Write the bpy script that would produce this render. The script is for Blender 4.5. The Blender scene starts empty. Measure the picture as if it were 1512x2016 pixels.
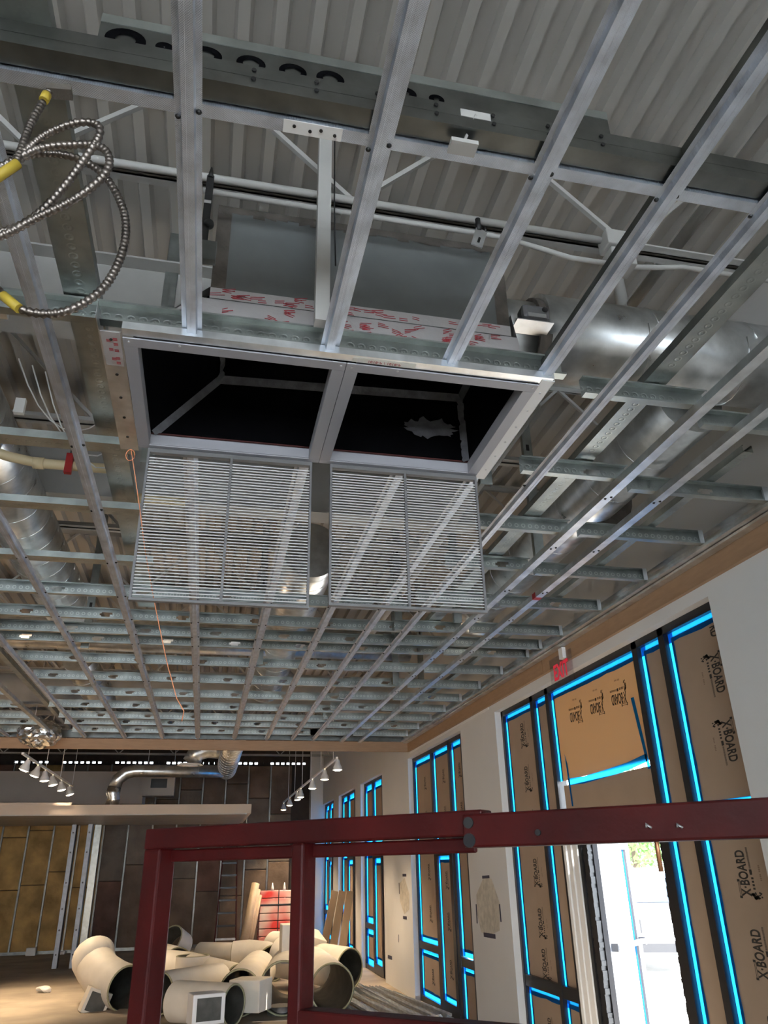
import bpy, bmesh, math, random
from mathutils import Vector, Matrix
random.seed(7)
C = bpy.context.scene.collection
PI = math.pi

# ------------------------------------------------------------------ camera
RV = Vector((0.97656853, -0.21427103, -0.02004555)); UV = Vector((-0.07373004, -0.42062742, 0.90423252)); FV = Vector((0.20218255, 0.88156707, 0.42656972))
FV.normalize(); RV = (RV - FV*RV.dot(FV)).normalized(); UV = RV.cross(FV)
CAM = Vector((0, 0, 1.78))
cd = bpy.data.cameras.new('camera'); cam = bpy.data.objects.new('camera', cd); C.objects.link(cam)
M = Matrix((RV, UV, -FV)).transposed().to_4x4(); M.translation = CAM
cam.matrix_world = M
cd.sensor_fit = 'VERTICAL'; cd.sensor_height = 36; cd.lens = 36*1480/2016; cd.clip_start = 0.05; cd.clip_end = 300
bpy.context.scene.camera = cam

# ------------------------------------------------------------------ world, sun, daylight, exposure
sc = bpy.context.scene
sc.view_settings.view_transform = 'Standard'; sc.view_settings.look = 'None'
sc.view_settings.gamma = 1; sc.view_settings.use_curve_mapping = False
sc.view_settings.exposure = 0.6
w = bpy.data.worlds.new('sky'); sc.world = w; w.use_nodes = True
bg = w.node_tree.nodes['Background']; bg.inputs[0].default_value = (0.80, 0.90, 1.0, 1); bg.inputs[1].default_value = 9.0
FILL_POWER = 60
def lamp(name, kind, loc, direction, energy, color=(1, 1, 1), **kw):
    l = bpy.data.lights.new(name, kind); o = bpy.data.objects.new(name, l); C.objects.link(o)
    o.location = loc; o.rotation_euler = Vector(direction).to_track_quat('-Z', 'Y').to_euler()
    l.energy = energy; l.color = color
    for k, v in kw.items(): setattr(l, k, v)
    return o
lamp('sunlight', 'SUN', (8, 4, 10), (-1.0, 0.10, -0.72), 30.0, (1.0, 0.96, 0.9), angle=0.01)
lamp('back_glazing_daylight', 'AREA', (-1.5, -6.9, 1.75), (0, 1, -.25), 120, (0.80, 0.90, 1.0), shape='RECTANGLE', size=8.5, size_y=2.7)

lamp('added_warm_fill', 'AREA', (-3.6, 7.15, 1.0), (.35, .9, .25), FILL_POWER, (1.0, .70, .45), shape='RECTANGLE', size=.8, size_y=.4)  # warm fill added to tint the far ceiling, no known source there

# ------------------------------------------------------------------ helpers
class MB:
    def __init__(s): s.bm = bmesh.new()
    def quad(s, pts):
        return s.bm.faces.new([s.bm.verts.new(p) for p in pts])
    def box(s, x0, y0, z0, x1, y1, z1, mat=None):
        P = [Vector((x, y, z)) for z in (z0, z1) for y in (y0, y1) for x in (x0, x1)]
        if mat is not None: P = [mat @ p for p in P]
        v = [s.bm.verts.new(p) for p in P]
        for f in ((0, 2, 3, 1), (4, 5, 7, 6), (0, 1, 5, 4), (2, 6, 7, 3), (0, 4, 6, 2), (1, 3, 7, 5)):
            s.bm.faces.new([v[i] for i in f])
        return s
    def bar(s, a, b, wx, wy, up=(0, 0, 1)):
        a = Vector(a); b = Vector(b); d = (b-a); L = d.length; d.normalize()
        u = Vector(up); 
        if abs(u.dot(d)) > .98: u = Vector((0, 1, 0))
        r = d.cross(u).normalized(); u = r.cross(d)
        m = Matrix((r, d, u)).transposed().to_4x4(); m.translation = a
        return s.box(-wx/2, 0, -wy/2, wx/2, L, wy/2, m)
    def tube(s, pts, r, n=10, caps=True, radii=None, closed=False):
        pts = [Vector(p) for p in pts]; rings = []; N = len(pts); prev = None
        for i, p in enumerate(pts):
            if closed: t = pts[(i+1) % N]-pts[i-1]
            else: t = pts[min(i+1, N-1)]-pts[max(i-1, 0)]
            t.normalize()
            if prev is None:
                a = t.cross(Vector((0, 0, 1)))
                if a.length < .05: a = t.cross(Vector((0, 1, 0)))
            else: a = prev - t*prev.dot(t)
            a.normalize(); prev = a; b = t.cross(a); rr = radii[i] if radii else r
            rings.append([s.bm.verts.new(p+(a*math.cos(2*PI*k/n)+b*math.sin(2*PI*k/n))*rr) for k in range(n)])
        for i in range(N if closed else N-1):
            A = rings[i]; B = rings[(i+1) % N]
            for k in range(n): 
                f = s.bm.faces.new((A[k], A[(k+1) % n], B[(k+1) % n], B[k])); f.smooth = True
        if caps and not closed:
            s.bm.faces.new(rings[0][::-1]); s.bm.faces.new(rings[-1])
        return s
    def prof(s, P, a0, a1, axis='x', close=False, th=0):
        """extrude open polyline P [(u,v)] (u,v = the other two axes) from a0 to a1"""
        def mk(a, u, v): return (a, u, v) if axis == 'x' else ((u, a, v) if axis == 'y' else (u, v, a))
        A = [s.bm.verts.new(mk(a0, *p)) for p in P]; B = [s.bm.verts.new(mk(a1, *p)) for p in P]
        n = len(P)
        for i in range(n if close else n-1):
            j = (i+1) % n; s.bm.faces.new((A[i], A[j], B[j], B[i]))
        if close: s.bm.faces.new(A[::-1]); s.bm.faces.new(B)
        return s
    def sphere(s, c, r, sx=1, sy=1, sz=1, seg=16):
        m = Matrix.Translation(c) @ Matrix.Diagonal((sx, sy, sz, 1))
        g = bmesh.ops.create_uvsphere(s.bm, u_segments=seg, v_segments=seg//2, radius=r, matrix=m)
        for v in g['verts']:
            for f in v.link_faces: f.smooth = True
        return s
    def mesh(s, name, m):
        bmesh.ops.recalc_face_normals(s.bm, faces=s.bm.faces)
        me = bpy.data.meshes.new(name); s.bm.to_mesh(me); s.bm.free()
        if m: me.materials.append(m)
        return me
    def build(s, name, m, parent=None, loc=None, solid=0, bevel=0):
        o = bpy.data.objects.new(name, s.mesh(name, m)); C.objects.link(o)
        if parent: o.parent = parent
        if loc is not None: o.location = loc
        if solid:
            q = o.modifiers.new('thickness', 'SOLIDIFY'); q.thickness = solid; q.offset = 0
        if bevel:
            q = o.modifiers.new('bevel', 'BEVEL'); q.width = bevel; q.segments = 2; q.limit_method = 'ANGLE'
        return o
def tag(o, label, cat, group=None, kind=None):
    if label: o['label'] = label
    if cat: o['category'] = cat
    if group: o['group'] = group
    if kind: o['kind'] = kind
    return o
def empty(name, loc, label=None, cat=None, group=None, rz=0):
    o = bpy.data.objects.new(name, None); C.objects.link(o); o.location = loc; o.rotation_euler.z = rz
    o.empty_display_size = .1
    return tag(o, label, cat, group)
def struct(o): o['kind'] = 'structure'; return o
def inst(name, me, parent=None, loc=None, rot=None):
    o = bpy.data.objects.new(name, me); C.objects.link(o)
    if parent: o.parent = parent
    if loc is not None: o.location = loc
    if rot is not None: o.rotation_euler = rot
    return o
ORD = ['first', 'second', 'third', 'fourth', 'fifth', 'sixth', 'seventh', 'eighth', 'ninth', 'tenth', 'eleventh', 'twelfth',
       'thirteenth', 'fourteenth', 'fifteenth', 'sixteenth', 'seventeenth', 'eighteenth', 'nineteenth', 'twentieth', 'twenty-first', 'twenty-second', 'twenty-third','twenty-fourth','twenty-fifth']
# rays from the survey of the photograph: true points on real planes of the building
def ray(x, y): return FV + RV*((x-756)/1480) - UV*((y-1008)/1480)
def pz(x, y, z): d = ray(x, y); return CAM + d*((z-CAM.z)/d.z)
def px(x, y, X): d = ray(x, y); return CAM + d*(X/d.x)
def py(x, y, Y): d = ray(x, y); return CAM + d*(Y/d.y)

# ------------------------------------------------------------------ materials
def mat(name, col, rough=.6, metal=0, noise=0, nscale=8, bump=0, bscale=40, emit=None, estr=0, col2=None, detail=5, spec=None, stretch=None):
    m = bpy.data.materials.new(name); m.use_nodes = True; nt = m.node_tree; b = nt.nodes['Principled BSDF']
    b.inputs['Base Color'].default_value = (*col, 1); b.inputs['Roughness'].default_value = rough; b.inputs['Metallic'].default_value = metal
    if spec is not None: b.inputs['Specular IOR Level'].default_value = spec
    tc = nt.nodes.new('ShaderNodeTexCoord'); src = tc.outputs['Object']
    if stretch:
        mp = nt.nodes.new('ShaderNodeMapping'); mp.inputs['Scale'].default_value = stretch; nt.links.new(src, mp.inputs[0]); src = mp.outputs[0]
    if noise or col2:
        n = nt.nodes.new('ShaderNodeTexNoise'); n.inputs['Scale'].default_value = nscale; n.inputs['Detail'].default_value = detail
        nt.links.new(src, n.inputs['Vector'])
        r = nt.nodes.new('ShaderNodeValToRGB'); c2 = col2 or tuple(max(0, c*(1-noise)) for c in col)
        r.color_ramp.elements[0].position = .35; r.color_ramp.elements[1].position = .65
        r.color_ramp.elements[0].color = (*c2, 1); r.color_ramp.elements[1].color = (*col, 1)
        nt.links.new(n.outputs['Fac'], r.inputs[0]); nt.links.new(r.outputs[0], b.inputs['Base Color'])
    if bump:
        n2 = nt.nodes.new('ShaderNodeTexNoise'); n2.inputs['Scale'].default_value = bscale; n2.inputs['Detail'].default_value = 4
        nt.links.new(src, n2.inputs['Vector'])
        bp = nt.nodes.new('ShaderNodeBump'); bp.inputs['Strength'].default_value = bump; bp.inputs['Distance'].default_value = .01
        nt.links.new(n2.outputs['Fac'], bp.inputs['Height']); nt.links.new(bp.outputs[0], b.inputs['Normal'])
    if emit:
        b.inputs['Emission Color'].default_value = (*emit, 1); b.inputs['Emission Strength'].default_value = estr
    return m
def math_node(nt, op, a, b=None):
    n = nt.nodes.new('ShaderNodeMath'); n.operation = op
    for i, v in enumerate((a, b)):
        if v is None: continue
        if isinstance(v, (int, float)): n.inputs[i].default_value = v
        else: nt.links.new(v, n.inputs[i])
    return n.outputs[0]
def galv(name, col=(.56, .58, .59), rough=.33, kind='plain', metal=.97, dent=.2):
    """galvanised steel: spangle colour, soft dents and (kind) rolled knurling or a row of dimples"""
    m = bpy.data.materials.new(name); m.use_nodes = True; nt = m.node_tree; b = nt.nodes['Principled BSDF']
    b.inputs['Metallic'].default_value = metal
    tc = nt.nodes.new('ShaderNodeTexCoord'); src = tc.outputs['Object']
    v = nt.nodes.new('ShaderNodeTexNoise'); v.inputs['Scale'].default_value = 9; v.inputs['Detail'].default_value = 6
    nt.links.new(src, v.inputs['Vector'])
    r = nt.nodes.new('ShaderNodeValToRGB'); r.color_ramp.elements[0].position = .3; r.color_ramp.elements[1].position = .7
    r.color_ramp.elements[0].color = (*[c*.72 for c in col], 1); r.color_ramp.elements[1].color = (*[min(1, c*1.12) for c in col], 1)
    nt.links.new(v.outputs['Fac'], r.inputs[0]); nt.links.new(r.outputs[0], b.inputs['Base Color'])
    rr = nt.nodes.new('ShaderNodeMapRange'); rr.inputs[3].default_value = rough*.75; rr.inputs[4].default_value = rough*1.3
    nt.links.new(v.outputs['Fac'], rr.inputs[0]); nt.links.new(rr.outputs[0], b.inputs['Roughness'])
    sep = nt.nodes.new('ShaderNodeSeparateXYZ'); nt.links.new(src, sep.inputs[0])
    h = None; dist = .004; st = .35
    if kind == 'dimple':
        u = math_node(nt, 'PINGPONG', sep.outputs['X'], .0225)
        z = sep.outputs['Z']; y = sep.outputs['Y']
        d = math_node(nt, 'SQRT', math_node(nt, 'ADD', math_node(nt, 'MULTIPLY', u, u), math_node(nt, 'MULTIPLY', z, z)))
        h = math_node(nt, 'SINE', math_node(nt, 'MULTIPLY', math_node(nt, 'MINIMUM', d, .0175), 360)); dist = .0014; st = .4
    elif kind == 'ring':
        u = math_node(nt, 'PINGPONG', sep.outputs['X'], .0225); z = sep.outputs['Z']
        d = math_node(nt, 'SQRT', math_node(nt, 'ADD', math_node(nt, 'MULTIPLY', u, u), math_node(nt, 'MULTIPLY', z, z)))
        k = math_node(nt, 'LESS_THAN', math_node(nt, 'ABSOLUTE', math_node(nt, 'SUBTRACT', d, .011)), .003)
        mx = nt.nodes.new('ShaderNodeMix'); mx.data_type = 'RGBA'; nt.links.new(math_node(nt, 'MULTIPLY', k, .6), mx.inputs[0])
        nt.links.new(r.outputs[0], mx.inputs[6]); mx.inputs[7].default_value = (col[0]*1.7, col[1]*1.7, col[2]*1.65, 1); nt.links.new(mx.outputs[2], b.inputs['Base Color'])
    elif kind == 'knurl':
        a = math_node(nt, 'SINE', math_node(nt, 'MULTIPLY', sep.outputs['X'], 1050))
        c = math_node(nt, 'SINE', math_node(nt, 'MULTIPLY', sep.outputs['Y'], 1050))
        h = math_node(nt, 'MULTIPLY', a, c); dist = .0008; st = .55
    n2 = nt.nodes.new('ShaderNodeTexNoise'); n2.inputs['Scale'].default_value = 14; nt.links.new(src, n2.inputs['Vector'])
    bp0 = nt.nodes.new('ShaderNodeBump'); bp0.inputs['Strength'].default_value = dent; bp0.inputs['Distance'].default_value = .004
    nt.links.new(n2.outputs['Fac'], bp0.inputs['Height'])
    last = bp0
    if h is not None:
        bp = nt.nodes.new('ShaderNodeBump'); bp.inputs['Strength'].default_value = st; bp.inputs['Distance'].default_value = dist
        nt.links.new(h, bp.inputs['Height']); nt.links.new(bp0.outputs[0], bp.inputs['Normal']); last = bp
    nt.links.new(last.outputs[0], b.inputs['Normal'])
    return m
G_HAT = galv('galvanised_knurled', (.62, .67, .75), .38, 'knurl', metal=.9, dent=.06)
G_STUD = galv('galvanised_dimpled', (.40, .43, .41), .38, 'dimple', dent=.06)
G_FAR = galv('galvanised_ringed', (.42, .45, .43), .38, 'ring', dent=.04)
G_PL = galv('galvanised_plain', (.74, .76, .77), .36, dent=.1)
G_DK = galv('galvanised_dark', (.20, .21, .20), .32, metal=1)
G_DUCT = galv('spiral_duct_metal', (.74, .76, .76), .30, dent=.05)
M_SCREW = mat('black_screw', (.01, .01, .01), .5)
M_DECK = mat('painted_deck', (.40, .38, .345), .6, noise=.06, nscale=1.2)
M_STEELW = mat('painted_joist', (.42, .41, .385), .55, noise=.1, nscale=5)
M_WALL = mat('wall_paint', (.66, .65, .63), .75, noise=.03, nscale=1.5, bump=.05, bscale=60)
M_FLOOR = mat('concrete', (.44, .36, .27), .65, noise=.35, nscale=1.4, bump=.15, bscale=12, detail=9)
M_WOOD = mat('trim_board', (.34, .205, .115), .6, noise=.12, nscale=6, stretch=(1, 1, 6))
M_BLACK = mat('plenum_black', (.002, .002, .0025), .9, spec=.05)
M_MASTIC = mat('duct_sealant', (.15, .15, .165), .6, noise=.45, nscale=14, bump=.6, bscale=30)
M_GRILLED = mat('grille_frame_dark_paint', (.17, .165, .165), .4)
M_GRILLE = mat('grille_paint', (.50, .49, .48), .4, noise=.03)
M_FRAMEW = mat('grille_frame_paint', (.34, .335, .355), .42)
M_BOXG = mat('duct_sealant_paint', (.13, .138, .134), .7, noise=.15, nscale=5)
M_DKFRAME = mat('dark_bronze_frame', (.012, .012, .014), .35)
M_CARD = mat('kraft_board', (.37, .265, .185), .8, noise=.07, nscale=3)
M_INK = mat('printing_ink', (.03, .025, .02), .8)
M_INKF = mat('faint_printing_ink', (.22, .15, .10), .8)
M_RED = mat('red_frame_paint', (.058, .003, .0025), .5, spec=.22, noise=.45, nscale=7, bump=.2, bscale=25)
M_DUCTW = mat('white_duct_wrap', (.72, .66, .56), .6, noise=.1, nscale=4)
M_DUCTIN = mat('duct_lining', (.10, .095, .08), .5, metal=.3, noise=.5, nscale=5)
M_FIBRE = mat('fibre_edge', (.34, .32, .20), .9, bump=.5, bscale=60)
M_WHITE = mat('white_plastic', (.75, .74, .72), .45)
M_PVC = mat('cream_pipe', (.62, .50, .30), .45)
M_REDTAG = mat('red_valve_tag', (.35, .01, .01), .5)
M_INS_Y = mat('yellow_insulation', (.55, .34, .12), .95, noise=.5, nscale=2.2, bump=.8, bscale=14, detail=8)
M_INS_B = mat('brown_insulation', (.19, .135, .095), .95, noise=.45, nscale=1.8, bump=.8, bscale=14, detail=8)
M_INS_G = mat('grey_insulation', (.20, .165, .13), .95, noise=.35, nscale=2.4, bump=.8, bscale=14, detail=8)
M_INS_R = mat('reddish_insulation', (.20, .11, .08), .95, noise=.5, nscale=2.0, bump=.8, bscale=14, detail=8)
M_DARKWALL = mat('dark_sheathing', (.045, .035, .03), .9, noise=.3)
M_SOFFIT = mat('soffit_board', (.55, .46, .38), .8, noise=.08, nscale=1.5)
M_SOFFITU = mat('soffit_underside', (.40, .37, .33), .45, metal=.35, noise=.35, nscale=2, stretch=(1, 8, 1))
M_BULB = mat('lamp_glow', (1, .9, .7), .5, emit=(1, .83, .58), estr=14)
M_FLEX = galv('flexible_conduit_metal', (.22, .19, .165), .36)
M_YTAPE = mat('yellow_tape', (.42, .30, .03), .6)
M_ORANGE = mat('orange_line', (.85, .30, .14), .7)
M_TUBE = mat('cardboard_tube', (.46, .34, .22), .5, noise=.15)
M_LUMBER = mat('plank', (.36, .25, .15), .7, noise=.25, nscale=4, stretch=(1, 1, .2))
M_REDPAINT = mat('red_white_wrap', (.75, .60, .50), .5, col2=(.70, .04, .03), nscale=2.2, detail=1)
M_FOILTAPE = mat('printed_foil_tape', (.48, .46, .46), .45, metal=.25, bump=.7, bscale=9)
M_REDINK = mat('red_print', (.40, .04, .05), .6)
M_TAN = mat('brown_sealant', (.10, .085, .07), .8, noise=.4, nscale=12, bump=.5, bscale=30)
M_ACT = mat('actuator_grey', (.14, .14, .145), .35)
M_ASPH = mat('pavement', (.55, .54, .52), .8, noise=.1)
M_CAR = mat('white_car_paint', (.45, .46, .48), .15)
M_CARDK = mat('car_trim', (.03, .03, .035), .3)
M_LEAF = mat('tree_leaves', (.14, .30, .06), .7, noise=.5, nscale=6)
M_BARK = mat('tree_bark', (.10, .07, .05), .9)
M_PAPER = mat('paper', (.72, .70, .64), .8)
M_PATCHW = mat('bare_plaster', (.60, .55, .46), .85, noise=.25, nscale=14)
M_MARK = mat('dark_tape', (.035, .035, .07), .6)
M_EXITR = mat('exit_letters', (.62, .02, .05), .5, emit=(.7, .02, .05), estr=.25)
M_COPPER = mat('copper_pin', (.45, .20, .09), .4, metal=.6)
def tape_mat():
    m = bpy.data.materials.new('blue_masking_tape'); m.use_nodes = True; nt = m.node_tree
    out = nt.nodes['Material Output']; nt.nodes.remove(nt.nodes['Principled BSDF'])
    d = nt.nodes.new('ShaderNodeBsdfDiffuse'); d.inputs[0].default_value = (.02, .16, .52, 1)
    t = nt.nodes.new('ShaderNodeBsdfTranslucent'); t.inputs[0].default_value = (.006, .20, .52, 1)
    mx = nt.nodes.new('ShaderNodeMixShader'); mx.inputs[0].default_value = .6
    nt.links.new(d.outputs[0], mx.inputs[1]); nt.links.new(t.outputs[0], mx.inputs[2]); nt.links.new(mx.outputs[0], out.inputs[0])
    return m
M_TAPE = tape_mat()
def trans_mat(name, col, tr, mixf):
    m = bpy.data.materials.new(name); m.use_nodes = True; nt = m.node_tree
    out = nt.nodes['Material Output']; nt.nodes.remove(nt.nodes['Principled BSDF'])
    d = nt.nodes.new('ShaderNodeBsdfDiffuse'); d.inputs[0].default_value = (*col, 1)
    t = nt.nodes.new('ShaderNodeBsdfTranslucent'); t.inputs[0].default_value = (*tr, 1)
    mx = nt.nodes.new('ShaderNodeMixShader'); mx.inputs[0].default_value = mixf
    nt.links.new(d.outputs[0], mx.inputs[1]); nt.links.new(t.outputs[0], mx.inputs[2]); nt.links.new(mx.outputs[0], out.inputs[0])
    return m
M_KRAFTPAPER = trans_mat('kraft_paper', (.37, .265, .185), (.70, .48, .24), .13)
M_DOORPAPER = trans_mat('door_paper', (.30, .25, .20), (.35, .30, .24), .3)
def glass_mat(name='window_glass', tint=(1, 1, 1), refl=.07):
    m = bpy.data.materials.new(name); m.use_nodes = True; nt = m.node_tree
    out = nt.nodes['Material Output']; nt.nodes.remove(nt.nodes['Principled BSDF'])
    t = nt.nodes.new('ShaderNodeBsdfTransparent'); t.inputs[0].default_value = (*tint, 1)
    g = nt.nodes.new('ShaderNodeBsdfGlossy'); g.inputs['Roughness'].default_value = .02
    mx = nt.nodes.new('ShaderNodeMixShader'); mx.inputs[0].default_value = refl
    nt.links.new(t.outputs[0], mx.inputs[1]); nt.links.new(g.outputs[0], mx.inputs[2]); nt.links.new(mx.outputs[0], out.inputs[0])
    return m
M_GLASS = glass_mat()
M_ACRYL = glass_mat('exit_sign_acrylic', (.93, .93, .94), .1)

# ------------------------------------------------------------------ setting: floor, deck, walls
ZG = 3.63           # underside of the furring
XW = 3.20           # right wall face
XF = 3.30           # storefront glazing line
YT = 12.45          # far edge of the framed ceiling
YB = 22.8           # far wall
DECK = 5.2
struct(MB().box(-9, -7, -.15, 3.5, YB+.1, 0).build('floor', M_FLOOR))
mb = MB(); P = []; x = -9.0
while x < 3.6:
    P += [(x, DECK), (x+.05, DECK), (x+.066, DECK+.055), (x+.146, DECK+.055), (x+.162, DECK)]; x += .1645
mb.prof(P, -7, YB+.3, 'y'); mb.box(-9, -7, DECK+.06, 3.7, YB+.3, DECK+.2)
struct(mb.build('ceiling', M_DECK))
OPEN = [(4.24, 8.43), (9.74, 12.60), (14.62, 16.78), (17.42, 19.68), (20.48, 22.50)]
HEAD = 3.385
mb = MB(); y = -7.0
for a, b in OPEN:
    mb.box(XW, y, 0, XW+.30, a, DECK); mb.box(XW, a, HEAD, XW+.30, b, DECK); y = b
mb.box(XW, y, 0, XW+.30, YB+.3, DECK)
struct(mb.build('wall_right', M_WALL))
struct(MB().box(-9.2, -7, 0, -9, YB+.3, DECK).build('wall_left', M_WALL))
mb = MB(); mb.box(-9, -7.2, 0, 3.5, -7, .4); mb.box(-9, -7.2, 3.1, 3.5, -7, DECK); mb.box(-9, -7.2, .4, -6.0, -7, 3.1); mb.box(3.0, -7.2, .4, 3.5, -7, 3.1)
struct(mb.build('wall_back', M_WALL))
mb = MB()
for q in range(7): mb.box(-6+q*1.5-.03, -7.16, .4, -6+q*1.5+.03, -7.06, 3.1)
mb.box(-6, -7.16, .4, 3, -7.06, .46); mb.box(-6, -7.16, 3.04, 3, -7.06, 3.1)
wo = struct(mb.build('window_6', M_DKFRAME))
MB().box(-6, -7.12, .4, 3, -7.11, 3.1).build('glass', M_GLASS, wo)
mb = MB(); mb.box(-9, YB, 0, 3.5, YB+.15, 4.50); mb.box(-9, YB, 4.565, 3.5, YB+.15, DECK); x = -9
while x < 3.3: mb.box(x, YB, 4.50, x+.055+(.09 if int(x*3) % 4 == 0 else 0), YB+.15, 4.565); x += .1524
struct(mb.build('wall_far', M_DARKWALL))
struct(MB().box(2.86, YB-.35, 0, XW, YB, DECK).build('wall_corner', M_WALL))
struct(MB().box(3.5, -7, -.2, 60, 90, -.05).build('ground', M_ASPH))
# baseboard-less wall; wooden trim under the framed ceiling
mb = MB(); mb.box(3.165, -4, 3.475, XW, 6.9, 3.628); mb.box(3.165, 6.915, 3.475, XW, YT, 3.628)
struct(mb.build('trim_1', M_WOOD))
mb = MB(); mb.box(-9, YT, 3.475, XW, YT+.04, 3.628)
struct(mb.build('trim_2', M_WOOD))
struct(MB().box(3.19, 8.6, 3.445, XW, YT, 3.472).build('trim_3', M_WHITE))

# ------------------------------------------------------------------ text meshes
def text_on_wall(s, size, x, y, z, direction='down', parent=None, name='printed_lettering', m=None, tilt=0, bold=0.0, sx=1.0):
    cu = bpy.data.curves.new('lettering', 'FONT'); cu.body = s; cu.size = size; cu.extrude = .0004; cu.offset = bold
    cu.align_x = 'CENTER'; cu.align_y = 'CENTER'; cu.space_character = 1.05
    t = bpy.data.objects.new('tmp', cu); C.objects.link(t)
    dg = bpy.context.evaluated_depsgraph_get(); me = bpy.data.meshes.new_from_object(t.evaluated_get(dg))
    bpy.data.objects.remove(t)
    D = {'down': (Vector((0, 0, -1)), Vector((0, -1, 0))), 'up': (Vector((0, 0, 1)), Vector((0, 1, 0))),
         'level': (Vector((0, -1, 0)), Vector((0, 0, 1))), 'over': (Vector((0, 1, 0)), Vector((0, 0, -1)))}[direction]
    X, Y = D; Z = X.cross(Y); mm = Matrix((X, Y, Z)).transposed().to_4x4() @ Matrix.Rotation(tilt, 4, 'Z') @ Matrix.Diagonal((sx, 1, 1, 1))
    mm.translation = Vector((x, y, z)); me.transform(mm)
    me.materials.clear(); me.materials.append(m or M_INK)
    o = bpy.data.objects.new(name, me); C.objects.link(o)
    if parent: o.parent = parent
    return o
def logo(x, y, z, direction, parent, s=1.0, tilt=0, full=True, mirror_tail=False):
    """board maker's printed mark: the name, a bar above and below, and a splatter by the first letter"""
    text_on_wall('X\u00b7BOARD', .125*s, x, y, z, direction, parent, 'printed_lettering', M_INK, tilt, .003*s, .46)
    D = {'down': (Vector((0, 0, -1)), Vector((0, -1, 0))), 'up': (Vector((0, 0, 1)), Vector((0, 1, 0))),
         'over': (Vector((0, 1, 0)), Vector((0, 0, -1)))}[direction]
    ct, st = math.cos(tilt), math.sin(tilt); U = (D[0]*ct + D[1]*st)*.55; V = D[1]*ct - D[0]*st; O = Vector((x, y, z)); mb = MB()
    def rect(u0, v0, u1, v1):
        mb.quad([O+U*(a*s)+V*(b*s) for a, b in ((u0, v0), (u1, v0), (u1, v1), (u0, v1))])
    rect(-.26, .052, -.235, .078); rect(-.235, .068, -.09, .072); rect(-.235, .054, -.09, .058); rect(-.09, .052, -.065, .078)
    u = -.13
    rect(-.02, -.085, .035, -.060)
    for k in range(26):
        rect(.045+k*.0085, -.082, .0495+k*.0085, -.064)
    rr = random.Random(3)
    for k in range(26):
        a = rr.uniform(0, 2*PI); d = rr.uniform(0, .055); l = rr.uniform(.006, .020); cx = -.235+d*math.cos(a)*.9; cy = -.085+d*math.sin(a)
        n = 6; mb.bm.faces.new([mb.bm.verts.new(O+U*((cx+l*rr.uniform(.5, 1.1)*math.cos(2*PI*j/n))*s)+V*((cy+l*rr.uniform(.5, 1.1)*math.sin(2*PI*j/n))*s)) for j in range(n)])
    for k in range(4): rect(-.17+k*.035, -.088, -.15+k*.035, -.066)
    mb.build('printed_emblem', M_INK, parent)
    if full:
        mb = MB()
        for k in range(9): 
            if k != 4: mb.quad([O+U*(a*s)+V*(b*s) for a, b in ((-.08+k*.018, -.165), (-.068+k*.018, -.165), (-.068+k*.018, -.150), (-.08+k*.018, -.150))])
        mb.build('faint_print', M_INKF, parent)

# ------------------------------------------------------------------ windows of the right wall
def frame_mb(mb, ya, yb, za, zb, w=.05, x0=3.275, x1=3.375):
    mb.box(x0, ya, za, x1, yb, zb)
def window(idx, ya, yb, mulls, rails, label=None):
    """mulls: list of (y, z0, z1, width); rails: list of (y0, y1, z, height)"""
    mb = MB(); t = .05
    mb.box(3.275, OPEN[idx-1][0], 0, 3.375, ya+t, HEAD); mb.box(3.275, yb-t, 0, 3.375, yb, HEAD); mb.box(3.275, ya, HEAD-.06, 3.375, yb, HEAD)
    for y, z0, z1, w_ in mulls: mb.box(3.275, y-w_/2, z0, 3.375, y+w_/2, z1)
    for y0, y1, z, h in rails: mb.box(3.28, y0, z-h/2, 3.37, y1, z+h/2)
    o = struct(mb.build('window_%d' % idx, M_DKFRAME)); return o
def board(y0, y1, z0, z1, label, group=None, tapes='ltrb', gap=.035, m=None, x=3.318, tw=.055, thick=.004, lift=.004):
    """cardboard sheet in a pane y0..y1, z0..z1, taped over the gap round its edge (l = far side)"""
    g = {k: (gap if k in tapes else 0.0) for k in 'ltrb'}
    o = MB().box(x, y0+g['r'], z0+g['b'], x+thick, y1-g['l'], z1-g['t']).build('cardboard_sheet', m or M_CARD)
    tag(o, label, 'cardboard sheet', group)
    xs = x-.003
    def strip(a, b, wd, vert):
        mb = MB(); n = max(4, int(abs(b[1]-a[1] if not vert else b[2]-a[2])/.12)); rr = random.Random(hash((round(a[1], 2), round(a[2], 2))) % 999)
        for side in range(1):
            L = []; R = []
            for i in range(n+1):
                f = i/n; j = rr.uniform(-.006, .006)
                if vert: yy = a[1]; zz = a[2]+(b[2]-a[2])*f; L.append((xs, yy, zz)); R.append((xs-.001, yy+wd+j*(1 if wd > 0 else -1), zz))
                else: yy = a[1]+(b[1]-a[1])*f; zz = a[2]; L.append((xs, yy, zz)); R.append((xs-.001, yy, zz+wd+j))
            for i in range(n): mb.quad([L[i], L[i+1], R[i+1], R[i]])
        return mb.build('masking_tape', M_TAPE, o)
    if 'l' in tapes: strip((0, y1+.004, z0), (0, y1, z1), -(tw+.012), True)
    if 'r' in tapes: strip((0, y0-.004, z0), (0, y0, z1), (tw+.012), True)
    if 't' in tapes: strip((0, y0, z1+.004), (0, y1, z1), -(tw+.02), False)
    if 'b' in tapes: strip((0, y0, z0-.004), (0, y1, z0), (tw+.005), False)
    return o
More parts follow.
